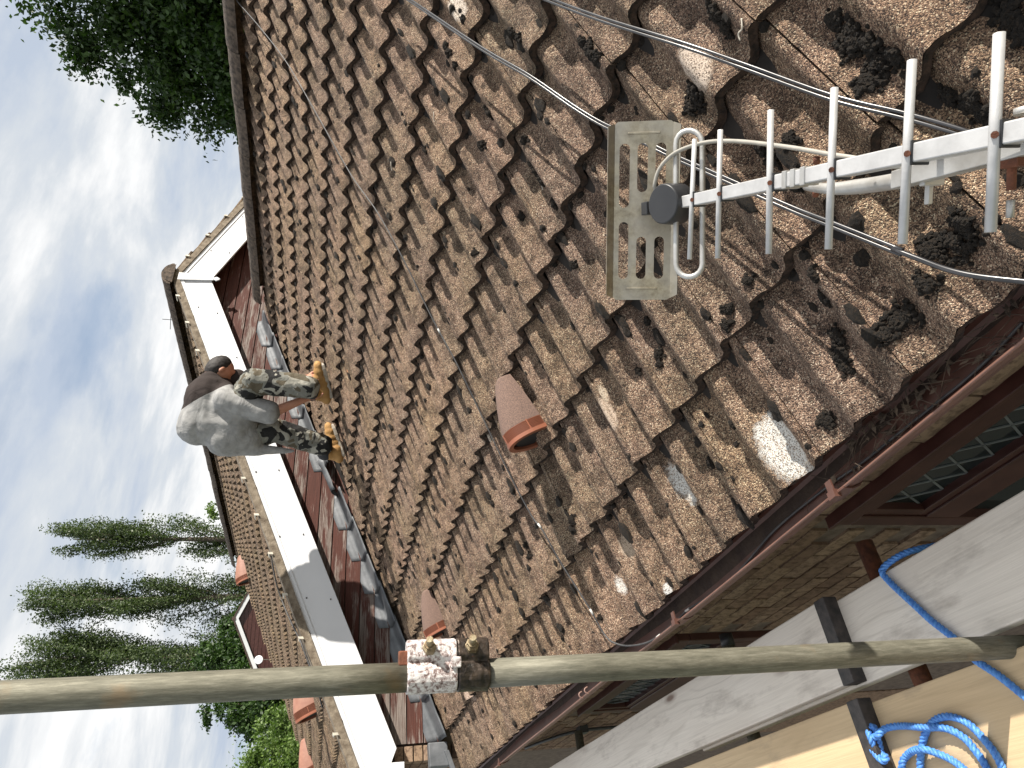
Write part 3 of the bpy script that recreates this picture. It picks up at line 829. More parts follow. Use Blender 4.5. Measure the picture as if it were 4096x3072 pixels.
# verge: mortar bed, verge strip and cream clips
for sg in (-1, 1):
    L_ = 4.87
    mb = MB(); nn_ = 60; vs = []
    for k in range(nn_+1):
        x = AX+sg*L_*k/nn_; zt = AZ+.014-TP*L_*k/nn_
        j_ = .004*noise.noise(Vector((x*9, 0, 0))); j2 = .004*noise.noise(Vector((x*12, 5, 0)))
        vs += [(x, 5.853, zt), (x, 5.826+j_, zt), (x, 5.828+j2, zt+.068+j_), (x, 5.90, zt+.074)]
    mb.add(vs, [(k*4+q, (k+1)*4+q, (k+1)*4+q+1, k*4+q+1) for k in range(nn_) for q in range(3)])
    vg = mb.build('verge_mortar', M_MORTAR, up_h)
    x = .30
    while x < L_-.1:
        px = AX+sg*x; zt = AZ+.02-TP*x
        cl = MB(); cl.obox((px, 5.812, zt+.072), (1, 0, -sg*TP), (0, 1, 0), (0, 0, 1), .010, .003, .018)
        cl.obox((px, 5.85, zt+.088), (1, 0, -sg*TP), (0, 1, 0), (0, 0, 1), .011, .042, .004)
        cl.build('verge_clip', M_CLIP, vg); x += GA
    # raised course ends of the verge tiles
    if sg > 0:
        for q in range(13):
            mb = MB(); x = AX+(.05+q*GA*math.cos(PIT)); 
            zc = AZ+.09-TP*(x-AX)
            ev = Vector((math.cos(PIT), 0, -math.sin(PIT))); en = Vector((math.sin(PIT), 0, math.cos(PIT)))
            mb.obox(Vector((x, 5.95, zc))+ev*GA*.5+en*.0, (ev+en*.085), (0, 1, 0), (en-ev*.085), GA*.53, .12, .012)
            mb.build('verge_tile', M_TILE2, up_h, .005)
M_PINK = simple('weathered terracotta vent', (.30, .15, .105), (.25, .115, .08), 20, .6)
for (px, py) in ((985, 2300), (1245, 2815), (1245, 3060)):
    d = ray(px, py); q = d*(UP.p0.dot(EN)/d.dot(EN)); dd_ = (q-UP.p0).dot(EV)
    make_vent(0, q.y, up_h, (M_PINK, M_TERRA, M_BLACKG), 1.5, UP, name='roof_vent', dd=dd_-.1)
# thin black wire across the upper roof
def onup(x, y, h=0):
    d = ray(x, y); return d*((UP.p0+EN*h).dot(EN)/d.dot(EN))
wr = MB(); wr.tube(catmull([onup(1085, 2225, .03), onup(1105, 2330, .02), onup(1135, 2420, .02), onup(1170, 2500, .02), onup(1200, 2560, .02), onup(1230, 2640, .02), onup(1262, 2730, .02), onup(1290, 2830, .02)], 6), .006, 6)
tag(wr.build('roof_wire', M_CABLEG), 'thin dark wire lying across the tiles of the upper roof', 'wire')

# ------------------------------------------------------------------ moss, grit and leaves on the roof
mo = MB()
def ico(sub=2):
    bm = bmesh.new(); bmesh.ops.create_icosphere(bm, subdivisions=sub, radius=1.0)
    v = [tuple(q.co) for q in bm.verts]; f = [tuple(x.index for x in p.verts) for p in bm.faces]; bm.free(); return v, f
IC2 = ico(3); IC1 = ico(2)
def clump(c, r, h, seed, ic=None, ev=EV, en=EN, el=1.25):
    v, f = ic or IC2; out = []
    for p in v:
        q = Vector(p); n_ = 1+.45*noise.noise(q*1.8+Vector((seed*3.3, 0, 0)))+.28*noise.noise(q*5.0+Vector((0, seed*2.1, 0)))
        out.append(c+ev*(q.x*r*el*n_)+EU*(q.y*r*n_)+en*(q.z*h*n_))
    mo.add(out, f, False)
def tile_surf(y, d):
    """point on the tiles' top at y across and d up the slope"""
    i = math.floor(d/GA); u = (y-P0.y) % TW; v = d-i*GA
    return RP.pt(y, d, prof(u)-STEP*v/GA)
def surf_px(x, y):
    q = onroof(x, y, -.02); d = (q-RP.p0).dot(EV); return q.y, d
spots = [(3855, 900, .045), (3790, 985, .05), (3700, 1000, .038), (3560, 1290, .040), (3600, 1270, .032), (3310, 1360, .028), (3330, 1430, .030), (3365, 1480, .022), (3545, 1340, .026),
         (3270, 1205, .022), (3250, 1100, .02), (3270, 1690, .022), (3290, 1700, .026), (2890, 1240, .022), (2905, 1300, .016), (2920, 1700, .014), (2800, 1870, .016), (2605, 1420, .020), (2620, 1460, .014),
         (2515, 1500, .016), (2850, 60, .045), (2880, 110, .035), (2755, 390, .045), (2740, 430, .036), (2590, 520, .02), (2380, 210, .045), (2340, 170, .03), (2400, 235, .028), (3370, 130, .035),
         (3440, 190, .045), (3370, 180, .05), (3560, 230, .03), (3480, 260, .035), (3290, 85, .03), (2055, 130, .028), (2090, 150, .02), (1835, 260, .018), (1800, 210, .022), (1780, 180, .018),
         (1930, 580, .028), (1955, 455, .028), (1935, 440, .02), (2120, 690, .028), (2150, 730, .024), (2100, 660, .02), (2190, 820, .024), (2290, 1060, .02), (2050, 870, .02), (2080, 560, .018),
         (1630, 1230, .03), (1790, 1290, .02), (1700, 600, .022), (1900, 1010, .02), (2140, 1450, .022), (2145, 1475, .02), (2540, 1300, .016), (3155, 560, .03), (3080, 640, .025), (3010, 610, .03),
         (3450, 330, .035), (3850, 420, .04), (3900, 470, .035), (3730, 390, .03), (3980, 60, .05), (4040, 130, .05), (3720, 1130, .03), (3160, 750, .025), (3200, 690, .02), (3000, 1120, .018), (2000, 2180, .014),
         (2290, 2080, .022), (2300, 2110, .02), (2080, 2190, .018), (2100, 2230, .016), (2600, 2150, .012), (2700, 2140, .012), (1905, 1950, .018), (1845, 1850, .016), (2380, 2480, .016), (2255, 2550, .020), (2060, 2590, .022)]
for k, (px, py, r) in enumerate(spots):
    y_, d_ = surf_px(px, py); r *= .8; n_sub = int(24+r*1200)
    for q in range(n_sub):
        aa_ = random.uniform(0, 6.28); rr_ = min(abs(random.gauss(0, .55)), 1.3); yy, dd = y_+r*.66*rr_*math.cos(aa_), d_+r*1.0*rr_*math.sin(aa_)
        dome = max(0, 1-rr_*rr_*.6)
        clump(tile_surf(yy, dd)+EN*(r*.34*dome), random.uniform(.0030, .0065)*(1+r*6), random.uniform(.005, .009), k*31+q, IC1, el=1)
for k in range(1300):
    i = random.randrange(14); j = random.randint(-4, 15)
    if random.random() < .5: yy = P0.y+j*TW+random.gauss(0, .006)          # along the joints
    else: yy = P0.y+j*TW+random.choice((.085, .235, .085, .235, .16, .01))+random.gauss(0, .014)
    dd = i*GA+random.uniform(0.02, GA)
    if yy > 5.9: continue
    r = random.choice((.005, .006, .008, .010, .013, .016, .02))
    clump(tile_surf(yy, dd), r, r*.55, k, IC1, el=random.choice((1, 1.5, 2.2)))
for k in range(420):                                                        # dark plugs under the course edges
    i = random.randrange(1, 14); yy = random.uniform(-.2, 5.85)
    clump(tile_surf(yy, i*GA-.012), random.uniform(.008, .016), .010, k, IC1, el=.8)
for k in range(260):                                                        # crust along the ridge
    yy = random.uniform(.8, 5.6); a = random.uniform(.3, 2.2)
    clump(Vector((RX2+.055+math.cos(math.pi-a)*.128, yy, RZ2-.035+math.sin(a)*.100)), random.uniform(.008, .028), .009, k, IC1)
moss = mo.build('moss', M_MOSS); tag(moss, 'dry dark brown moss clumps scattered over the near roof tiles', None, None, 'stuff')
# debris in the gutter
M_LITTER = simple('dead leaves', (.13, .095, .065), (.035, .024, .017), 30, .9, rnd=False)
db = MB()
for k in range(90):
    y_ = random.choice((random.gauss(1.0, .10), random.gauss(.60, .10)))
    x_ = random.uniform(.668, .738); L_ = random.uniform(.005, .018); W_ = L_*random.uniform(.25, .6)
    a_ = random.uniform(0, 6.28); t_ = random.uniform(-.7, .7); c_ = Vector((x_, y_, -1.130+random.uniform(0, .018)))
    e1 = Vector((math.cos(a_), math.sin(a_), t_*.5)).normalized()*L_; e2 = Vector((-math.sin(a_), math.cos(a_), random.uniform(-.6, .6))).normalized()*W_
    db.add([c_-e1, c_-e1*.2+e2, c_+e1, c_-e1*.2-e2, c_+Vector((0, 0, .004))], [(0, 1, 4), (1, 2, 4), (2, 3, 4), (3, 0, 4)])
for k in range(90):
    y_ = random.choice((random.gauss(1.0, .14), random.gauss(.6, .12))); x_ = random.uniform(.668, .735); a_ = random.gauss(1.57, .7); L_ = random.uniform(.015, .05)
    c_ = Vector((x_, y_, -1.127+random.uniform(0, .015))); e_ = Vector((math.cos(a_), math.sin(a_), random.gauss(0, .25)))*L_
    db.tube([c_-e_, c_+Vector((random.gauss(0, .004), 0, .004)), c_+e_], .0008, 4)
lf = db.build('leaf_litter', M_LITTER); tag(lf, 'dead leaves and twigs lying in the brown gutter', None, None, 'stuff')
# white bird-lime curls / dry stalks on tiles
for k, (px, py) in enumerate(((1737, 471), (1575, 665), (2145, 740), (2990, 120))):
    y_, d_ = surf_px(px, py); c_ = tile_surf(y_, d_)+EN*.006
    m = MB(); m.tube(catmull([c_+EU*-.018+EV*.012, c_+EU*-.006-EV*.004+EN*.004, c_+EU*.008+EV*.002, c_+EU*.016-EV*.010], 5), .0018, 6)
    labs = ['pale dry stalk curled on a tile left of the two cables near the roof top', 'pale dry stalk on a tile beside the mossy joint above the long cable',
            'small bleached stalk lying by the moss above the aerial reflector', 'bleached twig on the rough tiles above the upper cable']
    tag(m.build('dry_stalk', simple('bleached stalk', (.55, .50, .42), (.4, .36, .3), 20, .8)), labs[k], 'stalk')

# ------------------------------------------------------------------ cables
def cable_path(pts): return [onroof(x, y, h) for x, y, h in pts]
def twin(path, gap):
    out = ([], [])
    for i, p in enumerate(path):
        t = (path[min(i+1, len(path)-1)]-path[max(i-1, 0)]).normalized(); s_ = t.cross(EN).normalized()
        out[0].append(p+s_*gap); out[1].append(p-s_*gap)
    return out
c1 = catmull(cable_path([(1560, -45, .02), (1638, 0, .03), (1922, 191, .035), (2113, 303, .03), (2292, 426, .025), (2416, 500, .022), (2553, 557, .02), (2675, 617, .02), (2833, 687, .025), (3150, 828, .04), (3338, 902, .055), (3644, 1024, .08), (3841, 1092, .10), (4096, 1126, .10), (4400, 1150, .08)]), 8)
ta, tb = twin(c1[:88], .0042); m = MB(); m.tube(ta, .0036, 8); m.tube(tb, .0036, 8); m.tube(c1[86:], .0046, 10)
tag(m.build('twin_cable', M_CABLE), 'glossy black twin cable that passes behind the aerial reflector down to the gutter', 'cable')
c2 = catmull(cable_path([(2060, -60, .05), (2200, 0, .06), (2416, 80, .07), (2732, 179, .075), (2977, 265, .06), (3323, 389, .05), (3619, 463, .06), (3841, 528, .09), (3960, 575, .12), (4200, 680, .15)]), 8)
ta, tb = twin(c2, .0040); m = MB(); m.tube(ta, .0034, 8); m.tube(tb, .0034, 8)
tag(m.build('twin_cable', M_CABLE), 'glossy black twin cable crossing the top right tiles and ending behind the aerial boom', 'cable')
P3 = [(900, -70), (945, 0), (1040, 110), (1150, 255), (1280, 480), (1405, 700), (1510, 850), (1615, 1040), (1730, 1275), (1830, 1460), (1945, 1700), (2040, 1900), (2125, 2060), (2170, 2120), (2240, 2245), (2350, 2420), (2395, 2500), (2420, 2540), (2450, 2568)]
pp = []
for x, y in P3:
    q = onroof(x, y, .006); pp.append(q)
lipa = at(2530, 2582, 2, -1.085); lipb = at(2610, 2565, 2, -1.085); lipc = at(2690, 2500, 2, -1.10); lipd = at(2750, 2440, 2, -1.125)
pp += [lipa+Vector((0, 0, .02)), lipb+Vector((0, 0, .01)), lipc, lipd]
ch = [(2820, 2395), (2950, 2290), (3100, 2120), (3300, 1955), (3450, 1850), (3600, 1730), (3750, 1610), (3850, 1530), (3960, 1430), (4090, 1290)]
for x, y in ch: pp.append(at(x, y, 2, -1.128))
cp3 = catmull(pp, 8)
m = MB(); nsp = (len(P3)+3)*8; m.tube(cp3, .0033, 8)
lc = tag(m.build('aerial_cable', M_CABLEG), 'long thin grey cable running down the whole roof and into the gutter', 'cable')
for q in (12*8+6, 15*8+2, 20*8+3, 22*8, 8*8+2):
    c_ = cp3[q]; t_ = (cp3[q+1]-c_).normalized(); m = MB(); m.tube([c_-t_*.012, c_, c_+t_*.012], .0043, 8)
    m.build('tape_band', simple('pale tape', (.55, .55, .53), (.45, .45, .43), 20, .6), lc)

# ------------------------------------------------------------------ television aerial
def dp(x, y, z): return ray(x, y)*(z/F_PX)
A_ = dp(2762, 799, 1.15); B_ = dp(3973, 539, .625)
bv = (B_-A_).normalized()
et = dp(3997, 133, .6125); eb = dp(3962, 929, .6375); av = (et-eb).normalized()
av = (av-bv*av.dot(bv)).normalized(); wv_ = bv.cross(av).normalized()          # wv_ points up
if wv_.z < 0: wv_ = -wv_
ant = empty('television_aerial', tuple(B_+bv*.12+Vector((0, 0, -.3))))
tag(ant, 'white television aerial with long rods and slotted reflector pointing over the roof', 'aerial')
HB = .0098
def abox(mb, c, hb, ha, hw): mb.obox(c, bv, av, wv_, hb, ha, hw)
mb = MB(); s0 = -.165; s1 = (B_-A_).length+.16
BO = -wv_*.0125; abox(mb, A_+BO+bv*(s0+s1)/2, (s1-s0)/2, HB, HB); boom = mb.build('boom', M_ALU, ant, .0015)
els = [(2778.5, 557, 2758, 1037, 0.0), (2881.5, 520, 2870.7, 1033.5, .0854), (3083, 441, 3075, 1015.6, .2157), (3338, 352, 3313.6, 997, .3354), (3648, 241, 3610, 976, .4490), (3997, 133, 3962, 929, .5489)]
off = .0155
for k, (x0, y0, x1, y1, t) in enumerate(els):
    c_ = A_+bv*t; z = c_.dot(CF); half = [.5*(math.hypot(x1-x0, y1-y0))*z/F_PX][0]
    cc = c_+bv*0-(-CF)*0
    rr = .0040+.0010*k/5
    top = dp(x0, y0, z-.010); bot = dp(x1, y1, z+.010); mid = (top+bot)/2
    mb = MB(); mb.tube([top, (top+bot)/2, bot], rr, 14); rod = mb.build('rod', M_ALU, ant)
    mb = MB(); abox(mb, c_+BO+bv*.0060, .0012, .0125, .0115); abox(mb, c_+BO+bv*.0030, .0010, .0115, .0110); mb.build('rod_clamp', M_BLACKPL, rod, .0006)
    mb = MB(); sc = (top+bot)/2+(c_-(top+bot)/2).dot(av)*av
    sc = mid+(top-bot).normalized()*((c_-mid).dot((top-bot).normalized())); tocam = (-sc).normalized()
    mb.tube([sc+tocam*rr*.8, sc+tocam*(rr+.0022)], .0034, 8); mb.build('screw', M_RUST, rod)
# joint sleeve
mb = MB()
for t in (.245, .262, .282): abox(mb, A_+BO+bv*t, .0045, HB+.0018, HB+.0018)
mb.build('boom_joint', M_ALUR, ant, .001)
# reflector plate
cp_ = A_-bv*.172; pz = cp_.dot(CF)
cn = [dp(2426, 470, 1.318), dp(2732, 498, 1.300), dp(2711, 1195, 1.345), dp(2420, 1203, 1.362)]
pc = sum(cn, Vector())/4; pu = ((cn[0]+cn[1])/2-(cn[2]+cn[3])/2); HL = pu.length/2; pu.normalize()
pw = ((cn[0]+cn[3])/2-(cn[1]+cn[2])/2); HWd = pw.length/2; pw = (pw-pu*pw.dot(pu)).normalized(); pn = pu.cross(pw)
if pn.dot(CF) > 0: pn = -pn                                     # faces the viewer
def PQ(a, b, h=0): return pc+pu*a+pw*b+pn*h
def plate_with_slots(holes, mat):
    # grid-cell build: rectangle minus rounded slots, drawn through a bmesh fill
    bm = bmesh.new()
    def loop(pts):
        vs = [bm.verts.new(PQ(a, b)) for a, b in pts]
        return [bm.edges.new((vs[i], vs[(i+1) % len(vs)])) for i in range(len(vs))]
    E_ = []
    r_ = .008; cor = []
    for sx_, sy_, a0_ in ((1, 1, 0), (-1, 1, 90), (-1, -1, 180), (1, -1, 270)):
        for q in range(5):
            a = R(a0_+q*22.5); cor.append((sx_*(HL-r_)+r_*math.cos(a), sy_*(HWd-.016-r_)+r_*math.sin(a)))
    E_ += loop(cor)
    for (ca, cb, ha, hb) in holes:
        pts = []
        for sg_, a0_ in ((1, -90), (-1, 90)):
            for q in range(9):
                a = R(a0_+q*22.5); pts.append((ca+sg_*(ha-hb)+hb*math.cos(a), cb+hb*math.sin(a)))
        E_ += loop(pts)
    bmesh.ops.triangle_fill(bm, use_beauty=True, use_dissolve=False, edges=E_)
    me = bpy.data.meshes.new('reflector'); bm.to_mesh(me); bm.free(); me.materials.append(mat); return me
# slots: measured along the long axis (a) and the short axis (b)
hs_ = []
for cb, a_lo, a_hi, a_lo2, a_hi2 in ((.036, .050, .76, .11, .76), (.002, .22, .76, .28, .76), (-.032, .25, .76, .28, .76)):
    hs_.append(((a_lo+a_hi)/2*HL, cb, (a_hi-a_lo)/2*HL, .0098))
    hs_.append((-(a_lo2+a_hi2)/2*HL, cb, (a_hi2-a_lo2)/2*HL, .0092))
def refl_mat():
    m, nt, b = newmat('tarnished reflector'); v = coords(nt, 'Object')
    n = tnoise(nt, v, 60, 8, .7); n2 = tnoise(nt, v, 9, 4)
    col = ramp(nt, n, [(.3, (.20, .165, .11)), (.6, (.42, .37, .27))]); col = mixc(nt, ramp(nt, n2, [(.4, g(0)), (.6, g(.7))]), col, (.38, .36, .32))
    setb(nt, b, col, .38, .75, .5); return m
M_REFL = refl_mat()
rme = plate_with_slots(hs_, M_REFL); ro = bpy.data.objects.new('reflector', rme); COL.objects.link(ro); keep2(ro, ant)
sd = ro.modifiers.new('solid', 'SOLIDIFY'); sd.thickness = .0014; sd.offset = 0
for sg in (1, -1):
    mb = MB(); e = HWd-.016
    v0 = [PQ(-HL+.003, sg*e), PQ(HL-.003, sg*e), PQ(HL-.010, sg*(e+.013), .010), PQ(-HL+.010, sg*(e+.013), .010)]
    mb.add(v0, [(0, 1, 2, 3)]); o = mb.build('reflector_rim', M_REFL, ro); sd = o.modifiers.new('solid', 'SOLIDIFY'); sd.thickness = .0014
    mb = MB(); mb.obox(PQ(sg*(HL-.022), 0, .0012), pw, pu, pn, .030, .0022, .0012); mb.build('pressed_rib', M_REFL, ro, .001)
# dipole box, bracket and folded dipole
bc = A_-bv*.070
mb = MB(); ring = []
ax_ = av*0+(-bv*.25+wv_*0+CR*0)
facex = (-(dp(2618, 823, 1.2)-dp(2690, 815, 1.2))).normalized()
bax = (wv_*.9+bv*.34).normalized(); mb.tube([bc+bax*.021, bc+bax*.018, bc-bax*.020], [.0325, .0345, .0365], 32)
box_ = mb.build('dipole_box', M_BLACKPL, ant, .001)
mb = MB(); mb.tube([bc+av*.0+wv_*.0-bv*.02, bc-bv*.055+wv_*.002], .009, 8); abox(mb, A_-bv*.15, .012, .012, .014); mb.build('bracket', M_BLACKPL, ant, .002)
mb = MB(); mb.tube([A_-bv*.138+av*.001, A_-bv*.132+av*.001], .004, 8); mb.build('bracket_screw', M_RUST, ant)
zl = 1.20
lp = []
cx_, cy_, hx_, hy_ = 2757, 815, 53, 293
for a in range(0, 181, 20): lp.append((cx_+hx_*math.cos(R(a)), cy_-(hy_-hx_)-hx_*math.sin(R(a))))
for a in range(180, 361, 20): lp.append((cx_+hx_*math.cos(R(a)), cy_+(hy_-hx_)-hx_*math.sin(R(a))))
mb = MB(); mb.tube([dp(x, y, zl+(y-cy_)*.00002+.012*(x-cx_)/53*-1) for x, y in lp], .0048, 12, closed=True); mb.build('folded_dipole', M_ALUR, ant)
# feed cable
mb = MB(); mb.tube(catmull([dp(2622, 760, 1.235), dp(2619, 735, 1.23), dp(2640, 672, 1.22), dp(2702, 611, 1.2), dp(2816, 571, 1.16), dp(2947, 565, 1.10), dp(3150, 588, 1.0), dp(3317, 617, .93), dp(3428, 634, .89), dp(3560, 660, .86), dp(3700, 700, .84)], 7), .0034, 10)
mb.build('feed_cable', simple('grey coax', (.36, .34, .30), (.27, .26, .23), 30, .5), ant)
# lower support arm, cradle and rusty U bolt, short mast under the frame edge
L0 = dp(3240, 770, 1.0); 
mb = MB(); mb.tube(catmull([dp(3225, 745, .985), dp(3330, 755, .93), dp(3470, 742, .87), dp(3600, 722, .80)], 6), [.006+.0035*min(1, q/10) for q in range(19)], 10); mb.build('support_arm', M_ALUR, ant)
mb = MB(); p0_, p1_ = dp(3590, 720, .80), dp(4180, 560, .62); mb.obox((p0_+p1_)/2, p1_-p0_, av, (p1_-p0_).cross(av), (p1_-p0_).length/2, .010, .009); mb.build('support_bar', M_ALUR, ant, .001)
mb = MB(); q_ = dp(3730, 690, .765); mb.obox(q_, p1_-p0_, av, (p1_-p0_).cross(av), .004, .014, .013); mb.obox(dp(3715, 770, .78), p1_-p0_, av, (p1_-p0_).cross(av), .0035, .013, .003); mb.build('arm_bracket', M_ALUR, ant, .001)
mb = MB(); mb.tube([dp(4050, 590, .655), dp(4045, 760, .665)], .0042, 10); mb.tube([dp(4052, 570, .655), dp(4052, 640, .66)], .0052, 8)
mb.obox(dp(4050, 652, .655), av, bv, wv_, .004, .012, .008)
ub = mb.build('rusty_bolt', M_RUST, ant)
mb = MB(); mb.tube([dp(4043, 800, .668), dp(4040, 870, .672)], .0038, 10); mb.build('bolt_tip', M_ALUR, ub)
mb = MB(); mb.tube([dp(3266, 628, .955), dp(3266, 655, .96)], .0045, 8); mb.tube([dp(3262, 760, .99), dp(3262, 785, .995)], .0045, 8); mb.build('small_bolt', M_RUST, ant)
mb = MB(); c_ = dp(4115, 455, .66); mb.tube([c_, c_+av*.006], .0125, 18); mb.build('end_clamp', M_ALUR, ant)
mx_ = B_+bv*.13; mb = MB(); mb.tube([(mx_.x, mx_.y, mx_.z-.005), (mx_.x, mx_.y, -1.375)], .016, 14); mb.build('mast', M_ALUR, ant)

# ------------------------------------------------------------------ scaffold pole with sleeve coupler
PX, PY = .3095, 1.2612
def pz(x, y):
    d = ray(x, y); return d.z*1.2987/math.hypot(d.x, d.y)
pole = empty('scaffold_pole', (PX, PY, -6.0))
tag(pole, 'upright galvanised scaffold pole crossing the whole left side of the view', 'scaffold pole')
mb = MB(); nz_ = 40; vs = []
for za, zb in ((-5.95, -.273), (-.131, 3.2)):
    mb.tube([(PX+.0006*noise.noise(Vector((z*3, 0, 0))), PY, z) for z in np.linspace(za, zb, 30)], .02415, 28)
mb.build('tube', M_POLE, pole)
toc = Vector((-PX, -PY, 0)).normalized(); rt = Vector((0, 0, 1)).cross(toc)*-1
if rt.dot(CR) < 0: rt = -rt
def coup(z0, z1, mat, nm):
    prof_ = []
    for a in range(40, 321, 14): prof_.append((.0285*math.cos(R(a)), .0285*math.sin(R(a))))
    prof_ += [(.030, -.024), (.050, -.021), (.058, -.014), (.060, 0), (.058, .014), (.050, .021), (.030, .024)]
    mb = MB(); mb.prism(prof_, 'z', z0, z1, lambda a, b, t: Vector((PX, PY, t))+rt*a+(-toc)*b)
    return mb.build(nm, mat, pole, .0025)
zt_, zm, zb_ = -.1305, -.2165, -.2740
cpl = coup(zm, zt_, M_COUP, 'coupler'); cpl2 = coup(zb_, zm-.0015, M_COUPD, 'coupler')
cpl['label'] = 'flaking white half of the sleeve coupler'; cpl2['label'] = 'greasy black half of the sleeve coupler'
mb = MB(); q_ = Vector((PX, PY, -.213))+rt*.020+toc*.029; mb.obox(q_, rt, (0, 0, 1), toc, .009, .009, .004); mb.build('lug', M_COUP, cpl, .002)
mb = MB(); q_ = Vector((PX, PY, -.124))+rt*.030+toc*.008; mb.obox(q_, rt, (0, 0, 1), toc, .012, .008, .008); mb.build('rust_lug', M_RUST, cpl, .002)
for zb2, par in ((pz(1712, 2630), cpl), (pz(1880, 2630), cpl2)):
    dirb = (toc*.86+rt*.42+Vector((0, 0, .08))).normalized()
    base = Vector((PX, PY, zb2))+rt*.042+toc*.017
    mb = MB(); mb.tube([base-dirb*.01, base+dirb*.012, base+dirb*.0121, base+dirb*.014], [.0125, .0125, .011, .011], 6, smooth=False)
    mb.tube([base, base+dirb*.020], .0095, 6, smooth=False)
    nut = mb.build('nut', M_NUT, par, .0008)
    mb = MB(); mb.tube([base, base+dirb*.036], .0062, 14); mb.build('bolt', M_NUT, nut, .0008)
    mb = MB(); mb.tube([base-dirb*.006, base-dirb*.004+dirb*.003], .0155, 20); mb.build('washer', M_RUST, nut)

# ------------------------------------------------------------------ scaffold deck
ZD = -1.420; TH = .038
def plank(name, x0, x1, y0, y1, z1, mat, label, end=None, seed=0):
    mb = MB(); ny = 24
    vs = []
    for k in range(ny+1):
        y = y0+(y1-y0)*k/ny; b = .004*noise.noise(Vector((y*1.5, seed*4, 0))); cpv = .0015
        e = .0015*noise.noise(Vector((y*9, seed, 3)))
        vs += [(x0+e, y, z1-TH+b), (x0+e, y, z1+b), ((x0+x1)/2, y, z1+b+cpv), (x1+e, y, z1+b), (x1+e, y, z1-TH+b)]
    fs = [(k*5+q, k*5+(q+1) % 5, (k+1)*5+(q+1) % 5, (k+1)*5+q) for k in range(ny) for q in range(5)]
    fs += [tuple(range(5))[::-1], tuple(ny*5+q for q in range(5))]
    mb.add(vs, fs); bm = mb.mesh(name, mat)
    o = bpy.data.objects.new(name, bm); COL.objects.link(o)
    bv_ = o.modifiers.new('bevel', 'BEVEL'); bv_.width = .004; bv_.segments = 2; bv_.limit_method = 'ANGLE'; bv_.angle_limit = R(40)
    tag(o, label, 'plank', 'scaffold planks of the walkway')
    if end:
        zz0 = z1+.004*noise.noise(Vector((y0*1.5, seed*4, 0)))
        m2 = MB(); m2.box(x0-.0025, x1+.0025, y0-.003, y0+.046, zz0-TH-.0025, zz0+.0035); m2.build('end_band', M_BAND, o, .002)
    return o
plank('scaffold_plank', .347, .573, -2.0, 2.75, ZD, M_PLANK, 'pale plank nearest the wall with the blue rope lying across it', seed=1)
plank('scaffold_plank', .355, .583, 1.720, 5.7, ZD+TH+.001, M_PLANK, 'pale knotty plank whose black banded end rests on the plank nearest the wall', True, 2)
plank('scaffold_plank', .075, .302, -2.0, 2.75, ZD, M_PLANKY, 'yellowish plank carrying the coiled blue rope', seed=3)
plank('scaffold_plank', .085, .312, 1.735, 5.7, ZD+TH+.001, M_PLANKY, 'pale plank with black banded end lapped on the yellowish plank', True, 4)
plank('scaffold_plank', -.175, .052, -2.0, 5.7, ZD, M_PLANKY, 'outermost plank at the lower corner, only a sliver showing', seed=5)
zt2 = ZD-TH-.0245-.004
for yt, nm in ((1.60, 'rusty transom tube end sticking out beside the plank nearest the wall'), (2.47, 'grey transom tube with black cap under the knotty plank')):
    mb = MB(); mb.tube([(-.6, yt, zt2), (.70 if yt < 2 else .675, yt, zt2)], .0242, 18)
    o = mb.build('scaffold_tube', M_RUST if yt < 2 else M_POLE); tag(o, nm, 'scaffold tube', 'tubes under the deck')
    if yt > 2:
        mb = MB(); mb.tube([(.66, yt, zt2), (.705, yt, zt2)], .026, 18); mb.build('end_cap', M_BLACKPL, o)
mb = MB(); mb.tube([(-.6, 4.4, zt2), (.72, 4.4, zt2)], .0242, 18); tag(mb.build('scaffold_tube', M_POLE), 'far transom tube under the planks below the gutter', 'scaffold tube', 'tubes under the deck')
mb = MB(); mb.tube([(.30, -2, zt2-.05), (.30, 5.9, zt2-.05)], .0242, 14); tag(mb.build('scaffold_tube', M_RUST), 'long dark ledger tube seen through the gap between the planks', 'scaffold tube', 'tubes under the deck')

# ------------------------------------------------------------------ blue rope
def rope_mesh(path, r=.0085, pitch=.034, name='rope', mat=M_ROPE):
    mb = MB(); L = 0; P = [Vector(p) for p in path]
    # resample
    out = [P[0]]; acc = 0; step = .0032; prev = P[0]
    for p in P[1:]:
        d = (p-prev).length
        while acc+d >= step:
            t = (step-acc)/d; prev = prev.lerp(p, t); out.append(prev.copy()); d = (p-prev).length; acc = 0
        acc += d; prev = p
    T = [(out[min(i+1, len(out)-1)]-out[max(i-1, 0)]).normalized() for i in range(len(out))]
    n = Vector((0, 0, 1)); n = (n-T[0]*n.dot(T[0])).normalized(); Ns = []
    for t in T:
        n = (n-t*n.dot(t)).normalized(); Ns.append(n.copy())
    for s_ in range(3):
        q = []
        for i, p in enumerate(out):
            a = 2*math.pi*(i*step/pitch+s_/3); q.append(p+(Ns[i]*math.cos(a)+T[i].cross(Ns[i])*math.sin(a))*r*.5)
        mb.tube(q, r*.56, 8)
    return mb
def dk(x, y, z): return at(x, y, 2, z)
k_ = 1/1.6193
def c3(x, y, z): return at(2730+x*k_, 2048+y*k_, 2, z)
zA = ZD+.013; 
r1 = [Vector((.60, 1.36, -1.60)), Vector((.596, 1.40, -1.47)), c3(1380, 335, ZD+.008)+Vector((.02, .0, -.02)), c3(1295, 375, ZD+.013), c3(1340, 450, zA), c3(1500, 600, zA), c3(1620, 710, zA), c3(1750, 810, zA), c3(1830, 890, zA-.008), c3(1900, 960, zA), c3(2050, 1060, zA), c3(2212, 1190, zA), c3(2400, 1330, zA), c3(2600, 1420, zA)]
tag(rope_mesh(catmull(r1, 8)).build('blue_rope', M_ROPE), 'blue twisted rope stretched across the plank nearest the wall and past the pole foot', 'rope')
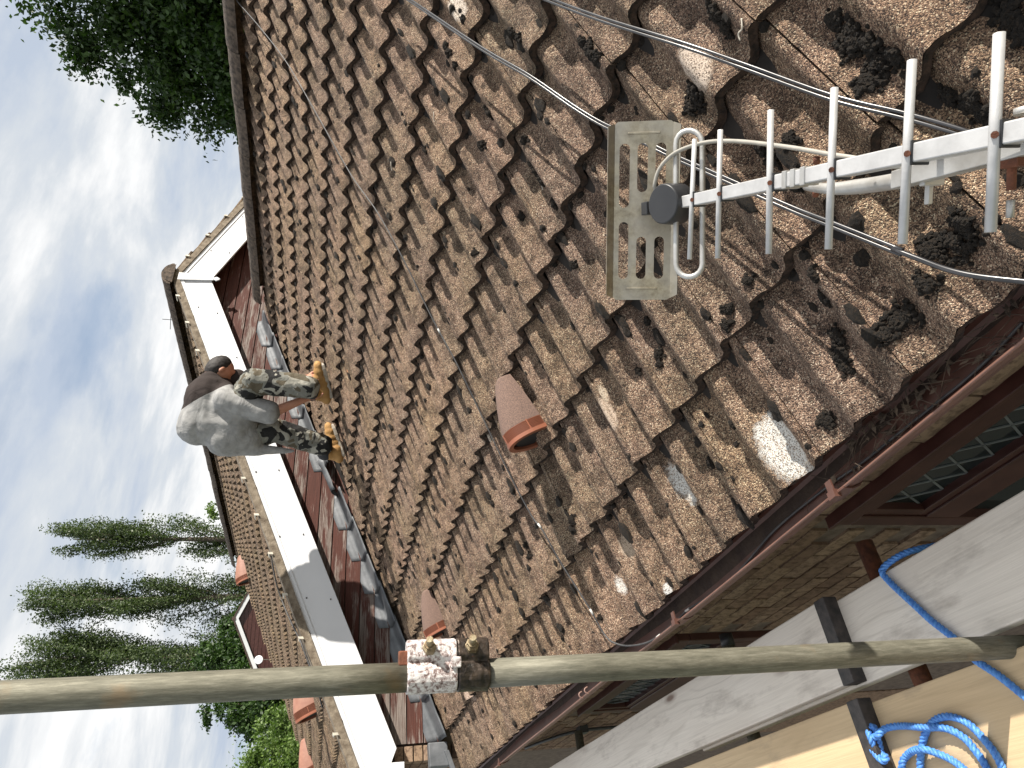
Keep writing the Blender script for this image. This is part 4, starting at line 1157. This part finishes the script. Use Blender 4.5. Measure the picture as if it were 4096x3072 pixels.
zz3 = ZD+.012
r2 = [c3(1250, 1900, zz3), c3(1245, 1700, zz3), c3(1255, 1560, zz3+.01), c3(1225, 1480, zz3+.03), c3(1205, 1410, zz3+.022), c3(1245, 1400, zz3+.012), c3(1290, 1560, zz3+.01), c3(1320, 1590, zz3+.018), c3(1290, 1610, zz3+.026), c3(1215, 1520, zz3+.02), c3(1215, 1470, zz3+.010), c3(1260, 1450, zz3+.028),
      c3(1320, 1400, zz3+.008), c3(1430, 1385, zz3), c3(1560, 1395, zz3+.012), c3(1700, 1400, zz3+.004), c3(1820, 1460, zz3), c3(1900, 1550, zz3), c3(1965, 1650, zz3), c3(2000, 1800, zz3), c3(1900, 1980, zz3), c3(1700, 1960, zz3), c3(1560, 1800, zz3), c3(1540, 1650, zz3), c3(1555, 1500, zz3), c3(1590, 1400, zz3+.002), c3(1650, 1340, zz3+.002),
      c3(1740, 1325, zz3), c3(1850, 1370, zz3), c3(1960, 1480, zz3), c3(2040, 1590, zz3), c3(2075, 1700, zz3), c3(2050, 1900, zz3+.014), c3(1850, 2050, zz3+.014), c3(1600, 2050, zz3+.014), c3(1430, 1850, zz3+.012), c3(1420, 1650, zz3+.006), c3(1460, 1570, zz3), c3(1540, 1535, zz3+.015), c3(1640, 1560, zz3+.004), c3(1750, 1610, zz3), c3(1850, 1690, zz3+.012), c3(1950, 1800, zz3+.02)]
tag(rope_mesh(catmull(r2, 8)).build('blue_rope', M_ROPE), 'coiled and knotted blue rope lying on the yellowish plank', 'rope')

# ------------------------------------------------------------------ the roofer
def capsule(mb, a, b, ra, rb, n=12):
    a, b = Vector(a), Vector(b); d = b-a; L = d.length; d.normalize()
    pts, rs = [], []
    for k in range(5):
        t = math.pi/2*(k/4); pts.append(a-d*ra*math.cos(t)); rs.append(max(ra*math.sin(t), .0008))
    pts.append(b.copy()); rs.append(rb)
    for k in range(1, 5):
        t = math.pi/2*(k/4); pts.append(b+d*rb*math.sin(t)); rs.append(max(rb*math.cos(t), .0008))
    mb.tube(pts, rs, n)
def ellip(mb, c, ax, ay, az, rx, ry, rz):
    v, f = IC2; ax, ay, az = Vector(ax).normalized(), Vector(ay).normalized(), Vector(az).normalized()
    mb.add([Vector(c)+ax*p[0]*rx+ay*p[1]*ry+az*p[2]*rz for p in v], f, True)
def chain(mb, pts, rs):
    for (a, b, ra, rb) in zip(pts[:-1], pts[1:], rs[:-1], rs[1:]): capsule(mb, a, b, ra, rb)
def skinned(mb, name, mat, parent, vox, sm=6, folds=0.0, fsize=.12, seed=0):
    o = mb.build(name, mat, parent)
    r_ = o.modifiers.new('remesh', 'REMESH'); r_.mode = 'VOXEL'; r_.voxel_size = vox; r_.use_smooth_shade = True
    s_ = o.modifiers.new('smooth', 'SMOOTH'); s_.factor = .6; s_.iterations = sm
    if folds:
        t = bpy.data.textures.new(name, 'CLOUDS'); t.noise_scale = fsize; t.noise_depth = 2
        d_ = o.modifiers.new('folds', 'DISPLACE'); d_.texture = t; d_.strength = folds; d_.mid_level = .5; d_.texture_coords = 'LOCAL'
    return o
def B3(x, y, Y): return at(x, y, 1, Y)
hipL, hipR = B3(965, 1735, 4.98), B3(950, 1660, 4.86)
pelv = (hipL+hipR)/2
knL, anL = B3(1105, 1722, 4.94), B3(1285, 1780, 5.06)
knR, anR = B3(1015, 1525, 4.56), B3(1232, 1548, 4.53)
sp, chst, nek = B3(835, 1690, 4.93), B3(838, 1590, 4.84), B3(835, 1520, 4.78)
hed = B3(876, 1488, 4.78)
shL, elL, haL = B3(905, 1600, 4.70), B3(1085, 1652, 4.70), B3(1228, 1592, 4.68)
shR, elR, haR = B3(868, 1525, 4.90), B3(965, 1512, 4.88), B3(1222, 1512, 4.66)
body = MB()
chain(body, [hipL, knL, anL], [.085, .058, .040]); chain(body, [hipR, knR, anR], [.085, .058, .040])
capsule(body, hipL, hipR, .10, .10); chain(body, [pelv, sp, chst, nek], [.13, .12, .14, .07])
capsule(body, shL, shR, .07, .07); chain(body, [nek, hed], [.055, .055])
hd = (hed-nek).normalized(); face = (-CU*.75+CF*.6); face = (face-hd*face.dot(hd)).normalized(); hside = hd.cross(face).normalized()
ellip(body, hed+hd*.02, hd, hside, face, .112, .078, .092)
ellip(body, hed+hd*.02+face*.095, hd, hside, face, .020, .014, .018)                # nose
ellip(body, hed+hd*.075+face*.06, hd, hside, face, .03, .045, .03)
for sg in (-1, 1): ellip(body, hed+hd*.0+hside*.082*sg, hd, hside, face, .030, .010, .018)   # ears
chain(body, [shL, elL, haL], [.058, .044, .028]); chain(body, [shR, elR, haR], [.058, .044, .028])
def hand(h, d, spread):
    d = d.normalized(); s_ = d.cross(spread).normalized(); n_ = s_.cross(d).normalized()
    capsule(body, h, h+d*.055, .028, .030)
    capsule(body, h+d*.03+s_*.018, h+d*.07+s_*.03, .016, .014); capsule(body, h+d*.03-s_*.018, h+d*.07-s_*.03, .016, .014)
    for q, (o_, L_) in enumerate(((-.033, .062), (-.012, .075), (.011, .070), (.031, .055))):
        a = h+d*.075+s_*o_; b = a+d*L_*.55; c = b+(d*.6+n_*.8).normalized()*L_*.55
        capsule(body, a, b, .0098, .0088, 8); capsule(body, b, c, .0088, .0078, 8)
    a = h+d*.02-s_*.03; b = a+(d*.5-s_*.8).normalized()*.035; capsule(body, a, b, .012, .0105, 8); capsule(body, b, b+(d*.9-s_*.2+n_*.3).normalized()*.03, .0105, .009, 8)
hand(haL, (haL-elL)*.6+Vector((.1, .05, -.12)), Vector((0, -1, 0))); hand(haR, (haR-elR)*.6+Vector((0, .02, -.1)), Vector((0, -1, 0)))
man = skinned(body, 'person', M_SKIN, None, .0065, 4)
tag(man, 'man in grey and black shirt and camouflage trousers bending down on the roof', 'person')
# trousers
def camo_mat():
    m, nt, b = newmat('camouflage cotton'); v = coords(nt, 'Object')
    n1 = tnoise(nt, v, 6.5, 3, .45, .7)
    mp = N(nt, 'ShaderNodeMapping'); mp.inputs['Location'].default_value = (5, 3, 9); nt.links.new(v, mp.inputs[0])
    n2 = tnoise(nt, mp.outputs[0], 9, 3, .45, .7)
    a = ramp(nt, n1, [(0, (.022, .022, .022)), (.47, (.17, .17, .15)), (.56, (.10, .085, .06))], 'CONSTANT')
    k = ramp(nt, n2, [(0, g(0)), (.57, g(1))], 'CONSTANT')
    col = mixc(nt, k, a, (.30, .29, .25))
    setb(nt, b, col, .9, 0, .2); bump(nt, b, tnoise(nt, v, 26, 5, .6, .8), .012, .8); return m
tr = MB()
chain(tr, [hipL, (hipL*.45+knL*.55), knL, knL.lerp(anL, .5), anL+(anL-knL)*.02], [.135, .122, .100, .094, .088])
chain(tr, [hipR, (hipR*.45+knR*.55), knR, knR.lerp(anR, .5), anR+(anR-knR)*.0], [.135, .122, .104, .098, .092])
capsule(tr, hipL, hipR, .145, .145); capsule(tr, pelv, sp, .15, .12)
for q, (kn_, an_) in enumerate(((knL, anL), (knR, anR))):
    for s_ in (.82, .93): 
        c_ = kn_.lerp(an_, s_); ellip(tr, c_, (an_-kn_), (1, 0, 0), (0, 1, 0), .022, .088, .088)
skinned(tr, 'trousers', camo_mat(), man, .010, 5, .022, .06)
# shirt, dark over the shoulders and pale grey below
dv_ = (B3(945, 1535, 4.75)-B3(752, 1640, 4.9)).cross(CF).normalized(); c0_ = B3(835, 1592, 4.84)
if dv_.dot(hed-c0_) < 0: dv_ = -dv_
def shirt_mat():
    m, nt, b = newmat('two tone jersey'); wv = coords(nt, 'World'); v = coords(nt, 'Object')
    vs = N(nt, 'ShaderNodeVectorMath', operation='SUBTRACT'); nt.links.new(wv, vs.inputs[0]); vs.inputs[1].default_value = c0_
    dt = N(nt, 'ShaderNodeVectorMath', operation='DOT_PRODUCT'); nt.links.new(vs.outputs[0], dt.inputs[0]); dt.inputs[1].default_value = dv_
    k = mth(nt, 'GREATER_THAN', dt.outputs['Value'], 0.0)
    n = tnoise(nt, v, 22, 5)
    pale = ramp(nt, n, [(.35, (.235, .235, .235)), (.6, (.30, .30, .295))])
    setb(nt, b, mixc(nt, k, pale, (.040, .032, .030)), .92, 0, .2)
    bump(nt, b, tnoise(nt, coords(nt, 'Object', (1, 1, 1)), 7, 4, .5, 1.6), .03, .45); return m
sh = MB()
upB = B3(790, 1700, 4.93)
chain(sh, [pelv+Vector((-.02, 0, .03)), sp, chst, nek.lerp(chst, .35)], [.195, .185, .185, .115])
capsule(sh, upB, chst, .16, .15)
capsule(sh, shL, shR, .095, .085)
capsule(sh, B3(915, 1720, 4.95), B3(880, 1640, 4.86), .17, .17)
chain(sh, [shL, shL.lerp(elL, .5), shL.lerp(elL, .93)], [.105, .100, .095])
chain(sh, [shR, shR.lerp(elR, .5), shR.lerp(elR, .85)], [.085, .082, .078])
chain(sh, [B3(890, 1790, 5.0), B3(1010, 1800, 5.0), B3(1100, 1800, 5.0), B3(1175, 1803, 5.0)], [.075, .052, .036, .014])
chain(sh, [B3(900, 1750, 4.95), B3(990, 1750, 4.95)], [.15, .13])
skinned(sh, 'shirt', shirt_mat(), man, .010, 8, .030, .20)
ha = MB(); ellip(ha, hed+hd*.022-face*.030, hd, hside, face, .118, .088, .088); skinned(ha, 'hair', M_HAIR, man, .008, 3, .008, .02)
# boots
M_BOOT = simple('tan nubuck', (.44, .25, .085), (.34, .18, .06), 18, .75, bmp=.004, bscale=60)
M_SOLE = simple('scuffed sole', (.44, .40, .34), (.30, .26, .21), 30, .8, bmp=.002)
M_SOCK = simple('dark boot collar', (.03, .032, .038), (.02, .02, .024), 20, .8)
def boot(an_, heel_px, toe_px, nm):
    hl = onroof(*heel_px, .0); to = onroof(*toe_px, .0); fd = (to-hl).normalized(); sd_ = fd.cross(EN).normalized()
    L_ = .29; to = hl+fd*L_
    m = MB()
    for t, wd, hh in ((.04, .046, .05), (.14, .050, .08), (.26, .050, .095), (.45, .048, .090), (.62, .051, .068), (.8, .055, .052), (.93, .048, .042)):
        c_ = hl+fd*L_*t+EN*(.035+hh*.35); ellip(m, c_, fd, sd_, EN, .055, wd, hh*.85)
    top = hl+fd*.07+EN*.15; ax_ = (an_-top); 
    chain(m, [hl+fd*.07+EN*.06, hl+fd*.062+EN*.11, top.lerp(an_, .25)], [.060, .056, .060])
    b_ = skinned(m, 'boot', M_BOOT, man, .007, 4)
    m = MB(); pl = []
    for t, wd in ((0, .026), (.04, .038), (.2, .042), (.45, .036), (.65, .046), (.85, .048), (.96, .036), (1.0, .018)): pl.append((t*L_*1.03-.004, wd))
    pl = pl+[(a, -b) for a, b in pl[::-1]]
    m.prism(pl, 'z', .002, .034, lambda a, b, t: hl+fd*a+sd_*b+EN*(t+.006*max(0, (a/L_-.75))*4*0.5)); m.build('sole', M_SOLE, b_, .006)
    m = MB(); chain(m, [top.lerp(an_, .1), top.lerp(an_, .6)], [.063, .060]); skinned(m, 'collar', M_SOCK, b_, .008, 2)
    m = MB()
    for q in range(5):
        c_ = hl+fd*(.115+.018*q)+EN*(.125-.013*q); m.tube([c_-sd_*.028-EN*.004, c_+EN*.004, c_+sd_*.028-EN*.004], .0028, 6)
    m.build('laces', M_SOCK, b_)
boot(anR, (1330, 1590), (1292, 1440), 'R'); boot(anL, (1380, 1825), (1345, 1725), 'L')

# ------------------------------------------------------------------ vegetation
def dirv(az, el): a, e = R(az), R(el); return Vector((math.sin(a)*math.cos(e), math.cos(a)*math.cos(e), math.sin(e)))
def polar(az, el, D): d = dirv(az, el); return d*(D/math.hypot(d.x, d.y))
def leaves(P, size, rng, droop=.3, asp=.55):
    P = np.asarray(P, float); n = len(P)
    a = rng.normal(size=(n, 3)); a[:, 2] -= droop; a /= np.linalg.norm(a, axis=1, keepdims=True)
    b = rng.normal(size=(n, 3)); b -= a*(a*b).sum(1, keepdims=True); b /= np.linalg.norm(b, axis=1, keepdims=True)
    s_ = size*rng.uniform(.6, 1.35, (n, 1)); c = np.cross(a, b)
    V = np.stack([P-a*s_*.5, P+b*s_*asp*.5+c*s_*.08, P+a*s_*.5, P-b*s_*asp*.5+c*s_*.08], 1).reshape(-1, 3)
    return V, n
def leaf_obj(name, P, size, mat, parent, rng, **kw):
    V, n = leaves(P, size, rng, **kw)
    me = bpy.data.meshes.new(name); me.vertices.add(len(V)); me.vertices.foreach_set('co', V.ravel())
    me.loops.add(4*n); me.loops.foreach_set('vertex_index', np.arange(4*n, dtype=np.int32))
    me.polygons.add(n); me.polygons.foreach_set('loop_start', np.arange(0, 4*n, 4, dtype=np.int32))
    me.update(calc_edges=True); me.materials.append(mat)
    o = bpy.data.objects.new(name, me); COL.objects.link(o); keep2(o, parent); return o
def poplar(az, elt, D, hw, lab, seed, n=46000, eb=4.0):
    rng = np.random.default_rng(seed); base = polar(az, 0, D); base.z = -6; top = polar(az, elt, D).z; H = top+6
    t = empty('poplar_tree', base); tag(t, lab, 'tree', 'tall poplars behind the houses')
    tm = MB(); tm.tube([base+Vector((0, 0, H*q)) for q in (0, .25, .5, .75, .95)], [.42, .34, .24, .12, .03], 8)
    P = []
    nbr = 60
    for k in range(nbr):
        h0 = H*rng.uniform(.02, .90)**.9; a = rng.uniform(0, 2*math.pi)
        f = h0/H; prof_ = hw*(1-.62*f)*(.75+.5*rng.random())
        rise = rng.uniform(.13, .26)*H*(1-.35*f); rise = min(rise, H*1.0-h0)
        pts = []
        for s_ in np.linspace(0, 1, 9):
            r_ = prof_*(s_**.55); pts.append(np.array([base.x+math.cos(a)*r_, base.y+math.sin(a)*r_, base.z+h0+rise*s_]))
        tm.tube([Vector(p) for p in pts[:7]], [.06*(1-.12*q) for q in range(7)], 4, caps=False)
        m_ = int(n/nbr*(.7+.6*rng.random())); s_ = rng.uniform(.12, 1.03, m_); idx = np.minimum((s_*8).astype(int), 7); pa = np.array(pts)
        c_ = pa[idx]+(pa[np.minimum(idx+1, 8)]-pa[idx])*((s_*8-idx)[:, None])
        # clumpy sprays
        cl = rng.normal(size=(14, 3))*hw*.13; ci = rng.integers(0, 14, m_)
        P.append(c_+cl[ci]*np.array([1, 1, 1.6])+rng.normal(size=(m_, 3))*hw*.05*np.array([1, 1, 1.8]))
    tm.build('trunk', M_BARK, t); leaf_obj('crown', np.concatenate(P), .17, M_POPL, t, rng, droop=-.2)
poplar(24.1, 18.9, 60, 2.0, 'rightmost of the three tall poplars, standing apart with gaps in its crown', 11)
poplar(19.9, 19.6, 60, 2.35, 'middle one of the three tall poplars', 12, 54000)
poplar(15.9, 20.6, 60, 2.7, 'leftmost and tallest poplar, partly behind the scaffold pole', 13, 64000)
def blob_tree(name, lab, base, blobs, n, size, mat, seed, group=None, core=True, ncl=None, csp=.16):
    rng = np.random.default_rng(seed); t = empty(name, base); tag(t, lab, 'tree' if 'tree' in name else 'bush', group)
    tm = MB(); P = []
    cen = sum((b[0]*b[1]**2 for b in blobs), Vector())/sum(b[1]**2 for b in blobs); vol = sum(b[1]**2 for b in blobs)
    tm.tube(catmull([base, base.lerp(cen, .5)+Vector((.2, .1, 0)), cen], 4), [.35-.03*q for q in range(9)], 8)
    for c_, r_ in blobs:
        tm.tube(catmull([base.lerp(cen, .45), cen.lerp(c_, .4), c_], 4), [.14-.012*q for q in range(9)], 6)
        m_ = int(n*r_*r_/vol); nc = ncl or max(10, int(r_*r_*9))
        d_ = rng.normal(size=(nc, 3)); d_ /= np.linalg.norm(d_, axis=1, keepdims=True); rr = r_*rng.uniform(.55, 1.0, (nc, 1))**.6
        cc = np.array(c_)+d_*rr; ci = rng.integers(0, nc, m_); sc = r_*csp*rng.uniform(.6, 1.4, (nc, 1))
        off_ = rng.normal(size=(m_, 3))*sc[ci]; off_[:, 2] *= .7
        P.append(cc[ci]+off_)
    tm.build('trunk', M_BARK, t); leaf_obj('crown', np.concatenate(P), size, mat, t, rng)
    return t
D = 20
bt = [(polar(a, e, D), r_) for a, e, r_ in ((63.5, 15.5, 1.75), (60.3, 15.3, 1.25), (58.6, 12.0, 1.35), (57.0, 9.3, 1.05), (60.5, 9.5, 1.7), (64.5, 9, 2.4), (55.4, 6.6, .85), (58.5, 6, 1.5), (68.5, 14, 2.8), (68, 7, 3), (74, 13, 3.4), (63, 3, 2.6), (67.5, 18.0, 1.8))]
b0_ = polar(69, 0, D+1); b0_.z = -6
blob_tree('broadleaf_tree', 'large dark green tree rising behind the right end of the roof ridge', b0_, bt, 170000, .135, M_LEAF, 21)
D = 26
b0_ = polar(10, 0, D); b0_.z = -6
blob_tree('willow_bush', 'bright green bushy tree beyond the roof at the far left', b0_, [(polar(a, e, D), r_) for a, e, r_ in ((9.6, 3.4, .95), (10.9, 3.1, .8), (8.2, 3.6, .9), (11.6, 1.6, .9), (9.6, .6, 1.6), (7.0, 2.5, 1.5), (5, 1, 2))], 30000, .11, M_LEAFL, 22)
b0_ = polar(12.6, 0, 40); b0_.z = -6
blob_tree('broadleaf_tree', 'small dark tree just left of the scaffold pole above the bright bush', b0_, [(polar(a, e, 40), r_) for a, e, r_ in ((12.5, 7.0, 1.0), (12.1, 5.3, 1.2), (13.2, 5.0, 1.6), (12.6, 3.2, 2.0), (11.5, 4, 1.2))], 16000, .20, M_LEAF, 23)
b0_ = polar(15.5, 0, 52); b0_.z = -6
blob_tree('broadleaf_tree', 'dense dark trees low between the poplars behind the distant gabled house', b0_, [(polar(a, e, 52), r_) for a, e, r_ in ((14.8, 7.5, 1.8), (16.4, 7.0, 1.8), (17.7, 6.2, 1.4), (15.5, 4.5, 3), (18.5, 4.5, 2), (14, 4, 2))], 26000, .26, M_LEAF, 24)
b0_ = polar(27, 0, 30); b0_.z = -6
blob_tree('birch_tree', 'light airy tree top showing over the upper ridge right of the poplars', b0_, [(polar(a, e, 30), r_) for a, e, r_ in ((27.6, 8.0, .55), (26.5, 8.6, .45), (27.1, 6.4, .9), (25.6, 6.5, .8), (29, 7.2, .35))], 5000, .13, M_LEAFL, 25, csp=.22)

# ------------------------------------------------------------------ distant gabled house with dish
D = 34
def hp(az, el, dd=0): return polar(az, el, D+dd)
dh = empty('distant_house', polar(17, 0, D)); dh.location.z = -6
tag(dh, 'distant house with white bargeboards showing past the end of the upper roof', 'house')
ap = hp(18.35, 6.75); le = hp(14.2, 4.85); re_ = hp(19.6, 5.85)
wd_ = (re_-le); wd_.z = 0; wd_.normalize(); nn = Vector((-wd_.y, wd_.x, 0)); 
if nn.dot(dirv(17, 0)) < 0: nn = -nn
sL = (ap.z-le.z)/((ap-le).dot(wd_)); re_ = ap+wd_*2.0+Vector((0, 0, -2.0*sL)); le = ap-wd_*3.2+Vector((0, 0, -3.2*sL))
m = MB(); lo = -6
f_ = [Vector((le.x, le.y, lo)), Vector((re_.x, re_.y, lo)), re_, ap, le]; f_ = [p-Vector((0, 0, .08)) for p in f_]; bk_ = [p+nn*7 for p in f_]
m.add(f_+bk_, [(0, 1, 2, 3, 4), (9, 8, 7, 6, 5), (0, 5, 6, 1), (1, 6, 7, 2), (4, 9, 5, 0)]); m.build('wall', M_BRICK, dh)
for k in range(16):
    z0_ = le.z-.7+k*.17
    poly = clip(clip([(-3.1, z0_), (1.95, z0_), (1.95, z0_+.155), (-3.1, z0_+.155)], -sL, 1, ap.z-.12), sL, 1, ap.z-.12)
    if len(poly) < 3: continue
    P4 = [Vector((ap.x, ap.y, 0))+wd_*a+Vector((0, 0, b))-nn*.05 for a, b in poly]; n_ = len(P4)
    m = MB(); m.add(P4+[p+nn*.04 for p in P4], [tuple(range(n_))]+[(i, n_+i, n_+(i+1) % n_, (i+1) % n_) for i in range(n_)]); m.build('weatherboard', M_FRAME, dh)
M_FTILE = simple('dark plain tile', (.085, .055, .045), (.06, .04, .035), 3, .9)
for sg, E_ in ((-1, le), (1, re_)):
    dd_ = (E_-ap); L_ = dd_.length; dn = dd_.normalized(); up_ = dn.cross(nn).normalized()
    if up_.z < 0: up_ = -up_
    m = MB(); m.obox(ap+dn*L_/2-nn*.16+up_*(-.02), dn, nn, up_, L_/2, .02, .075); m.build('bargeboard', M_WHITE, dh)
    for k in range(int(L_/.26)+1):
        m = MB(); m.obox(ap+dn*(.13+.26*k)+nn*3.4+up_*.10, dn+up_*.07, nn, up_-dn*.07, .15, 3.6, .03); m.build('tile_course', M_FTILE, dh)
m = MB(); m.tube([ap-nn*.2+Vector((0, 0, .09)), ap+nn*7+Vector((0, 0, .09))], .09, 10); m.build('ridge', M_FTILE, dh)
# satellite dish
dc = hp(15.45, 4.95, -.6); dsh = empty('satellite_dish', dc)
tag(dsh, 'small round white satellite dish in front of the distant gable', 'satellite dish')
dn_ = (Vector((-.25, -1, .35))).normalized(); dxx = dn_.cross(Vector((0, 0, 1))).normalized(); dyy = dxx.cross(dn_)
m = MB(); vs = []
for q in range(5):
    for k in range(20):
        a = 2*math.pi*k/20; rr = .17*q/4; vs.append(dc+dxx*math.cos(a)*rr+dyy*math.sin(a)*rr*1.1+dn_*(.04*(q/4)**2))
m.add(vs, [(q*20+k, q*20+(k+1) % 20, (q+1)*20+(k+1) % 20, (q+1)*20+k) for q in range(4) for k in range(20)], True)
o = m.build('dish', M_WHITE, dsh); sd = o.modifiers.new('solid', 'SOLIDIFY'); sd.thickness = .012
m = MB(); m.tube([dc-dn_*.01, dc-dn_*.10, dc-dn_*.11+Vector((0, 0, -.35)), dc+Vector((0, .55, -.5))], .013, 6); m.build('bracket', M_ALUR, dsh)
m = MB(); m.tube([dc-dyy*.15, dc+dn_*.2-dyy*.05], .006, 6); m.build('arm', M_ALUR, dsh)
# far aerial behind the upper ridge
fa_ = polar(40.6, 12.75, 22); fo = empty('distant_aerial', fa_); tag(fo, 'tiny dark aerial cross against the sky above the upper ridge', 'aerial')
rx = Vector((math.cos(R(40)), -math.sin(R(40)), 0))
m = MB(); m.tube([fa_+Vector((0, 0, .22)), fa_+Vector((0, 0, -1.4))], .010, 6); m.build('mast', M_BLACKG, fo)
m = MB(); m.tube([fa_-rx*.28, fa_+rx*.28], .009, 6); m.build('rod', M_BLACKG, fo)
m = MB(); m.tube([fa_-rx*.09+Vector((0, 0, -.16)), fa_+rx*.09+Vector((0, 0, -.16))], .007, 6); m.build('rod', M_BLACKG, fo)
